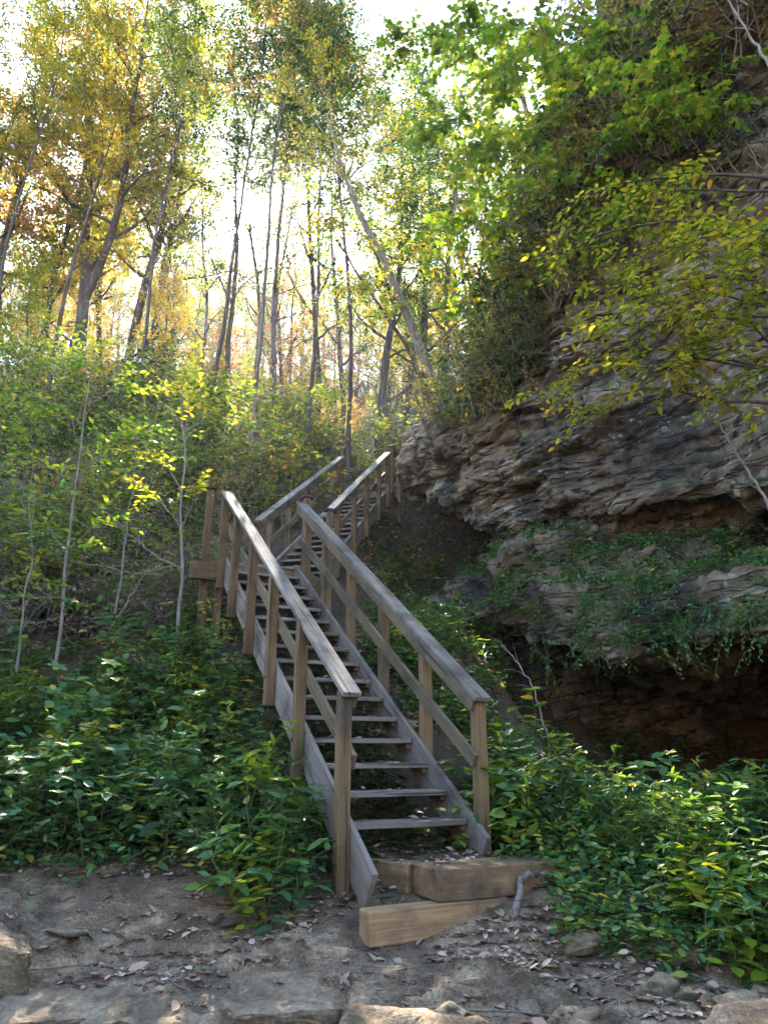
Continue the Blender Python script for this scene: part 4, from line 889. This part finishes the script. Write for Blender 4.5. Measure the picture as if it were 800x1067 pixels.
scatter('leafy_plant', 'plant', LIMEP, [o1 + step1 * .2 + r1 * .3 - ZUP * .38, o1 + r1 * .32 - ZUP * .4 - d1 * .2, o1 + step1 * 1.0 + r1 * .34 - ZUP * .4], 'plants round the right railing post', ['tall leafy plant growing up round the foot of the right railing post'], 1.0, 1.25)
UNDER = []
for s_ in np.arange(.3, 15, .42):
    for b_ in (-.75, -.35, -.05):
        p = o1 + d1 * RUN * s_ + r1 * (b_ + rng.normal(0, .1)); g_ = gz(p[0], p[1]); UNDER.append(np.array([p[0], p[1], g_]))
UND = [plant_meshes(450 + i, 3, .22, .075, .8, .3, M_LF_DARK, 2, .6, .8, stem_mat=M_STEM, r0=.004, sublen=.2) for i in range(3)]
scatter('small_plant', 'plant', UND, UNDER, 'small plants under the open treads', ['small dark leafy plant growing in the shade under the open treads'], .7, 1.2)

SHRUB = [plant_meshes(500 + i, [6, 5, 7, 5][i], [1.5, 1.9, 1.2, 1.7][i], [.10, .11, .09, .12][i], .75, 1.0, [M_LF_GREEN, M_LF_LIME, M_LF_GREEN, M_LF_OLIVE][i], 7, .55, .55, sublen=.7, r0=.014) for i in range(4)]
Q = off_stairs(hits(*band(185, [355, 360, 368, 380, 395, 395, 430], [650, 660, 650, 560, 480, 500, 560], [-120, 0, 100, 205, 300, 420, 500])), .5)
Q += [q for q in off_stairs(hits(rng.uniform(-60, 225, 22), rng.uniform(560, 670, 22)), .4)] + [q for q in off_stairs(hits(rng.uniform(235, 340, 26), rng.uniform(440, 560, 26)), .35)] + [q for q in off_stairs(hits(rng.uniform(390, 450, 12), rng.uniform(440, 520, 12)), .35)]
for lo_, hi_, smn, smx in ((0, 13, .5, .95), (13, 60, .75, 1.35)): scatter('understory_shrub', 'shrub', SHRUB, [q for q in Q if lo_ <= q[1] < hi_], 'shrubs on the slope left of the stairs', ['green leafy shrub on the steep slope behind the left railing', 'lime leaved shrub on the steep slope behind the left railing', 'green leafy shrub on the steep slope behind the left railing', 'olive and gold shrub on the steep slope behind the left railing'], smn, smx)
CRS = [plant_meshes(510 + i, 7, [2.0, 2.4][i], .11, .75, 1.2, [M_LF_GREEN, M_LF_LIME][i], 8, .55, .5, sublen=.8, r0=.016) for i in range(2)]
Q = off_stairs(hits(*band(75, [385, 388, 395, 405, 420, 425, 440], [430, 440, 455, 470, 480, 470, 480], [-120, 0, 100, 205, 300, 400, 470])), .5)
scatter('crest_shrub', 'shrub', CRS, Q, 'shrubs along the crest of the slope', ['tall green shrub crowding the crest under the trees', 'tall lime leaved shrub crowding the crest under the trees'], .7, 1.25)
DSH = [plant_meshes(520 + i, 7, 1.1, .085, .7, 1.0, M_LF_DEAD, 6, .4, .8, sublen=.55, r0=.010, tilt=.8) for i in range(2)]
Q = off_stairs(hits(*band(30, [580, 590, 590, 600], [690, 690, 690, 680], [-40, 60, 150, 225])), .4)
scatter('dead_brush', 'brush', DSH, Q, 'dead brush on the slope', ['tangle of withered brown leaves and twigs on the slope left of the landing'], .5, .9)
# shrubs and ivy on the wooded end of the cliff
RH = [plant_meshes(540 + i, 6, [1.3, 1.0, 1.4][i], [.14, .10, .09][i], .7, .9, [M_LF_DARK, M_LF_GREEN, M_LF_OLIVE][i], 7, [.32, .5, .5][i], .8, sublen=.6, r0=.012, tilt=.4) for i in range(3)]
Q = []
for u, v in zip(rng.uniform(425, 640, 95), rng.uniform(180, 480, 95)):
    lim = np.interp(u, [425, 480, 530, 560, 600, 640], [480, 470, 420, 350, 270, 230])
    if v < lim: Q.append(cliff_pt(u, v, 250, NT) - np.array([0, 0, .1]))
for u, v in zip(rng.uniform(590, 800, 46), rng.uniform(-20, 330, 46)):
    if v < np.interp(u, [590, 700, 800], [330, 250, 200]): Q.append(cliff_pt(u, v, 300, NT) - np.array([0, 0, .1]))
scatter('cliff_shrub', 'shrub', RH, Q, 'shrubs clothing the wooded end of the cliff', ['dark long leaved evergreen shrub on the wooded end of the cliff', 'green small leaved shrub on the wooded end of the cliff', 'olive leaved shrub on the wooded end of the cliff'], .7, 1.2, .4)
# growth on the ledge and the vines that hang from it
LEDGE = [plant_meshes(560 + i, 5, [.32, .26, .4][i], [.06, .08, .05][i], .65, .4, [M_LF_HERB, M_LF_HERB, M_LF_DARK][i], 3, [.5, .6, .3][i], .9, stem_mat=M_STEM, r0=.004, sublen=.22) for i in range(3)]
nz = nrm[..., 2]
msk = (Z > 1.0) & (Z < 3.15) & (nz > -.15) & (X < 7) & (Y < 12); idx = np.argwhere(msk)
pk = idx[rng.choice(len(idx), 270, replace=False)]
scatter('ledge_plant', 'plant', LEDGE, [CL[a, b] - np.array([0, 0, .02]) for a, b in pk], 'plants of the rock ledge', ['small green plant rooted on the rock ledge above the dark hollow'], .7, 1.25, .35)
lv = Leaves(); pk = idx[rng.choice(len(idx), 24000)]; Pq = np.array([CL[a, b] for a, b in pk]); nn = np.array([nrm[a, b] for a, b in pk])
dn = fbm(Pq[:, 0] * 1.6, Pq[:, 1] * 1.6, Pq[:, 2] * 1.6, 91, 3) > -.25; Pq, nn = Pq[dn], nn[dn]; n_ = len(Pq)
lv.add(Pq + nn * rng.uniform(0, .12, n_)[:, None], rng.normal(0, 1, (n_, 3)) * [1, 1, .4] + [0, 0, -.25], nn + rng.normal(0, .5, (n_, 3)), rng.uniform(.03, .065, n_), rng.uniform(.018, .035, n_))
tag(obj('ledge_foliage', lv.acc().mesh('ledge_foliage', M_LF_HERB)), 'low green creeping growth covering the rock ledge', 'ground cover', kind='stuff')
def vine_meshes(seed):
    rg = np.random.default_rng(seed); w, lv = Acc(), Leaves()
    for i in range(5):
        st = wander((rg.normal(0, .16), rg.normal(0, .05), 0), (rg.normal(0, .3), -.5, -.4), rg.uniform(.35, .95), 7, .10, 0, rg, .45); tube(w, st, np.linspace(.004, .002, 8), 3)
        lv.spray(st, .07, .05, rg, tilt=.8, ratio=.5, ang=.9)
    return w.mesh('stems', M_STEM, True), lv.acc().mesh('foliage', M_LF_HERB)
VN = [vine_meshes(600 + i) for i in range(4)]
lip = (Z > 1.0) & (Z < 1.5) & (X > 1.6) & (X < 6.2) & (nz > -.5) & (nz < .6); idx2 = np.argwhere(lip)
scatter('hanging_vine', 'vine', VN, [CL[a, b] for a, b in idx2[rng.choice(len(idx2), 60, replace=False)]], 'vines hanging over the dark hollow', ['leafy vine hanging from the lip of the rock ledge over the dark hollow'], .6, 1.1, .15)

# bare branches
def branch_thing(name, label, pts, r, mat, seed, twigs=5, tl=.4):
    rg = np.random.default_rng(seed); w = Acc(); P = np.array(pts, float); s = np.linspace(0, 1, len(P)); s2 = np.linspace(0, 1, 20); P = np.stack([np.interp(s2, s, P[:, i]) for i in range(3)], 1)
    P[1:] += rg.normal(0, .008, (19, 3)); base = P[0].copy(); P -= base; tube(w, P, np.linspace(r, r * .35, 20), 7)
    for i in range(twigs):
        k = int(rg.integers(5, 19)); t = wander(P[k], unit(unit(P[k] - P[k - 1]) + rg.normal(0, .7, 3)), tl * rg.uniform(.4, 1), 5, .15, 0, rg); tube(w, t, np.linspace(r * .35, .0015, 6), 4)
    return tag(obj(name, w.mesh(name, mat, True), None, tuple(base)), label, 'branch')
branch_thing('dead_branch', 'thin bare sapling stem leaning in front of the dark hollow', px([(579, 800), (566, 755), (556, 715), (540, 690), (520, 672)], 6.6, 6.9), .011, M_BARKPALE, 701, 6, .3)
branch_thing('dead_branch', 'pale bare pole leaning against the cliff near the right edge', px([(812, 545), (785, 500), (765, 468), (748, 440)], 6.6, 7.0), .018, M_BARKPALE, 702, 4, .5)
branch_thing('dead_branch', 'pale bare branch crossing the top right corner', px([(830, 120), (800, 65), (775, 28), (752, -10)], 6.0, 6.6), .022, M_BARKPALE, 703, 3, .5)
for i, (pts, lab) in enumerate([([(190, 592), (165, 580), (140, 560), (95, 520), (60, 505)], 'crooked pale bare branch slanting across the dark slope'), ([(180, 590), (140, 600), (110, 590), (70, 585)], 'lower crooked bare branch beside the straight sapling'), ([(70, 640), (40, 650), (10, 645)], 'bare pale twig reaching out to the left edge'), ([(60, 560), (45, 540), (20, 505), (0, 480)], 'forked bare branch at the left edge of the slope'), ([(125, 640), (150, 600), (170, 590)], 'short bare stick in the withered brush')]):
    branch_thing('dead_branch', lab, px(pts, 8.1), .010, M_BARKPALE, 710 + i, 9, .5)
branch_thing('tree_root', 'pale bent root curling out of the dirt right of the timbers', [hit(536, 953) + [0, 0, -.02], hit(543, 940) + [0, 0, .09], hit(552, 937) + [0, 0, .14], hit(566, 938) + [0, 0, .13], hit(590, 925) + [0, 0, .02]], .026, M_BARKPALE, 720, 2, .1)

# ------------------------------------------------------------------ ground cover, litter
U, V2 = band(30000, [400, 400, 420, 560, 650, 800, 790, 800], [950, 940, 925, 950, 975, 960, 990, 1015], [-150, 0, 150, 260, 345, 510, 600, 900]); U3, V3 = band(5000, [555, 570, 600], [700, 770, 800], [380, 450, 520]); U, V2 = np.r_[U, U3], np.r_[V2, V3]
Q = hits(U, V2); Q = Q[~((Q[:, 0] > -.6) & (Q[:, 0] < 1.05) & (Q[:, 1] < 5.4))]; Q = Q[fbm(Q[:, 0] * 1.6, Q[:, 1] * 1.6, 0, 95, 3) > -.08]; n_ = len(Q); lv = Leaves()
sz = rng.uniform(.035, .085, n_)
lv.add(Q + np.c_[rng.normal(0, .05, (n_, 2)), rng.uniform(0, .2, n_)], np.c_[rng.normal(0, 1, (n_, 2)), rng.normal(.0, .3, n_)], np.c_[rng.normal(0, .45, (n_, 2)), np.ones(n_)], sz, sz * rng.uniform(.4, .7, n_))
tag(obj('ground_cover', lv.acc().mesh('ground_cover', M_LF_HERB)), 'low green ground cover spread over the banks', 'ground cover', kind='stuff')
U, V2 = band(16000, [480, 480, 500, 560], [400, 400, 400, 400], [-150, 100, 300, 520]); Qs = hits(U, V2); n_ = len(Qs); lv = Leaves(); sz = rng.uniform(.07, .15, n_)
lv.add(Qs + np.c_[rng.normal(0, .1, (n_, 2)), rng.uniform(0, .5, n_) ** 1.5], np.c_[rng.normal(0, 1, (n_, 2)), rng.normal(0, .4, n_)], np.c_[rng.normal(0, .5, (n_, 2)), np.ones(n_)], sz, sz * rng.uniform(.4, .65, n_))
U, V2 = np.r_[rng.uniform(385, 520, 4500), rng.uniform(60, 240, 3500)], np.r_[rng.uniform(470, 700, 4500), rng.uniform(430, 600, 3500)]; Qs = hits(U, V2); n_ = len(Qs); sz = rng.uniform(.05, .11, n_)
lv.add(Qs + np.c_[rng.normal(0, .1, (n_, 2)), rng.uniform(0, .35, n_) ** 1.5], np.c_[rng.normal(0, 1, (n_, 2)), rng.normal(0, .4, n_)], np.c_[rng.normal(0, .5, (n_, 2)), np.ones(n_)], sz, sz * rng.uniform(.4, .65, n_))
tag(obj('slope_undergrowth', lv.acc().mesh('slope_undergrowth', M_LF_GREEN)), 'low green undergrowth covering the steep slope', 'undergrowth', kind='stuff')
U, V2 = band(22000, [450, 450, 650, 650, 830, 900, 900], [1085, 1085, 1085, 1085, 1085, 1085, 1085], [-100, 0, 200, 345, 360, 560, 900])
Q = hits(U, V2); keep = (fbm(Q[:, 0] * 1.5, Q[:, 1] * 1.5, 0, 97, 3) > -.05) | (Q[:, 1] > 5.2); keep &= (Q[:, 1] > 5.0) | (rng.random(len(Q)) < .55); Q = Q[keep]; n_ = len(Q); lv = Leaves()
sz = rng.uniform(.025, .07, n_)
def litter(Q, sz, flat=.3):
    n_ = len(Q); a = rng.uniform(0, 6.3, n_); return Q + np.c_[np.zeros((n_, 2)), rng.uniform(.004, .018, n_)], np.c_[np.cos(a), np.sin(a), rng.normal(0, flat * .6, n_)], np.c_[rng.normal(0, flat, (n_, 2)), np.ones(n_)], sz, sz * rng.uniform(.35, .75, n_)
lv.add(*litter(Q, sz)); Us, Vs = np.r_[rng.uniform(370, 520, 6000), rng.uniform(0, 240, 7000)], np.r_[rng.uniform(450, 760, 6000), rng.uniform(430, 690, 7000)]; Qs = hits(Us, Vs); lv.add(*litter(Qs, rng.uniform(.05, .11, len(Qs)), .5))
Pe = P_.reshape(-1, 3)[rng.integers(0, P_.size // 3, 260)] + np.c_[rng.normal(0, .03, (260, 2)), np.zeros(260)]; lv.add(*litter(Pe, rng.uniform(.03, .07, 260), .4)); tag(obj('leaf_litter', lv.acc().mesh('leaf_litter', M_LITTER)), 'brown leaf litter scattered over the soil', 'leaf litter', kind='stuff')
Qg = hits(rng.uniform(-80, 880, 9000), rng.uniform(925, 1085, 9000)); n_ = len(Qg); acc = Acc()
oct_ = np.array([(1, 0, 0), (0, 1, 0), (-1, 0, 0), (0, -1, 0), (0, 0, .7), (0, 0, -.7)], float)
sg = (.0035 + .011 * rng.random(n_) ** 3); V = oct_[None] * sg[:, None, None] * rng.uniform(.6, 1.4, (n_, 6, 1)) ; aa = rng.uniform(0, 6.3, n_)
V = np.stack([V[..., 0] * np.cos(aa)[:, None] - V[..., 1] * np.sin(aa)[:, None], V[..., 0] * np.sin(aa)[:, None] + V[..., 1] * np.cos(aa)[:, None], V[..., 2]], -1) + Qg[:, None]
acc.add(V.reshape(-1, 3), (np.array([(0, 1, 4), (1, 2, 4), (2, 3, 4), (3, 0, 4), (1, 0, 5), (2, 1, 5), (3, 2, 5), (0, 3, 5)])[None] + (np.arange(n_) * 6)[:, None, None]).reshape(-1, 3))
tag(obj('gravel', acc.mesh('gravel', M_STONE)), 'fine grit and gravel scattered over the trail', 'gravel', kind='stuff')
TW = []
for i in range(4):
    a_ = Acc(); tw = wander((0, 0, .008), (1, .1, 0), .28 + .06 * i, 6, .22, 0, np.random.default_rng(800 + i)); tw[:, 2] = .008 + .01 * np.abs(tw[:, 2]); tube(a_, tw, np.linspace(.006, .003, 7), 5); TW.append(a_.mesh('fallen_twig', M_TWIG, True))
for i, p in enumerate(hits(rng.uniform(0, 800, 34), rng.uniform(925, 1070, 34))):
    o = obj('fallen_twig', TW[i % 4], None, tuple(p + [0, 0, .01])); o.rotation_euler = (0, rng.normal(0, .1), rng.uniform(0, 6.3)); tag(o, 'short dry twig lying on the dirt trail', 'twig', 'fallen twigs on the trail')
FL = []
for i in range(6):
    lv = Leaves(); lv.add(np.zeros((1, 3)), np.array([[1.0, 0, .1]]), np.array([[.05, .1, 1.0]]), [.095 + .008 * i], [.055 + .006 * (i % 3)]); FL.append(lv.acc('ov').mesh('fallen_leaf', M_LITTER))
for i in range(34):
    k = int(rng.integers(0, 9)); p = o1 + step1 * k - r1 * rng.uniform(.06, .86) + d1 * rng.uniform(.03, .22) + ZUP * .006
    o = obj('fallen_leaf', FL[i % 6], None, tuple(p)); o.rotation_euler = (rng.normal(0, .2), rng.normal(0, .2), rng.uniform(0, 6.3)); s_ = rng.uniform(.5, .9); o.scale = (s_, s_, s_)
    tag(o, 'dry fallen leaf lying on a tread of the stairs', 'leaf', 'fallen leaves on the treads')
Q = hits(rng.uniform(-20, 830, 110), rng.uniform(930, 1075, 110))
for i, p in enumerate(Q):
    o = obj('fallen_leaf', FL[i % 6], None, tuple(p + [0, 0, .012])); o.rotation_euler = (rng.normal(0, .3), rng.normal(0, .3), rng.uniform(0, 6.3)); s = rng.uniform(.55, 1.0); o.scale = (s, s, s)
    tag(o, 'dry fallen leaf lying on the dirt trail', 'leaf', 'fallen leaves on the trail')

# ------------------------------------------------------------------ thin haze volume added for the veil of glare round the sun
hz, hn, hl = new_mat('sun_veil_haze')
hv = N(hn, 'ShaderNodeVolumePrincipled'); hv.inputs['Color'].default_value = (.95, .96, 1, 1); hv.inputs['Density'].default_value = HAZE; hv.inputs['Anisotropy'].default_value = .7
ho = N(hn, 'ShaderNodeOutputMaterial'); hl.new(hv.outputs[0], ho.inputs['Volume'])
acc = Acc(); b0, b1 = np.array([-402.0, -302, -60]), np.array([402.0, 602, 78])
V = np.array([[(b0, b1)[(k >> a) & 1][a] for a in range(3)] for k in range(8)])
acc.add(V, np.array([(0, 2, 3, 1), (4, 5, 7, 6), (0, 1, 5, 4), (2, 6, 7, 3), (0, 4, 6, 2), (1, 3, 7, 5)]))
if HAZE: tag(obj('haze', acc.mesh('haze', hz)), 'thin haze added in the air of the wood for the glare round the sun', 'haze', kind='stuff')
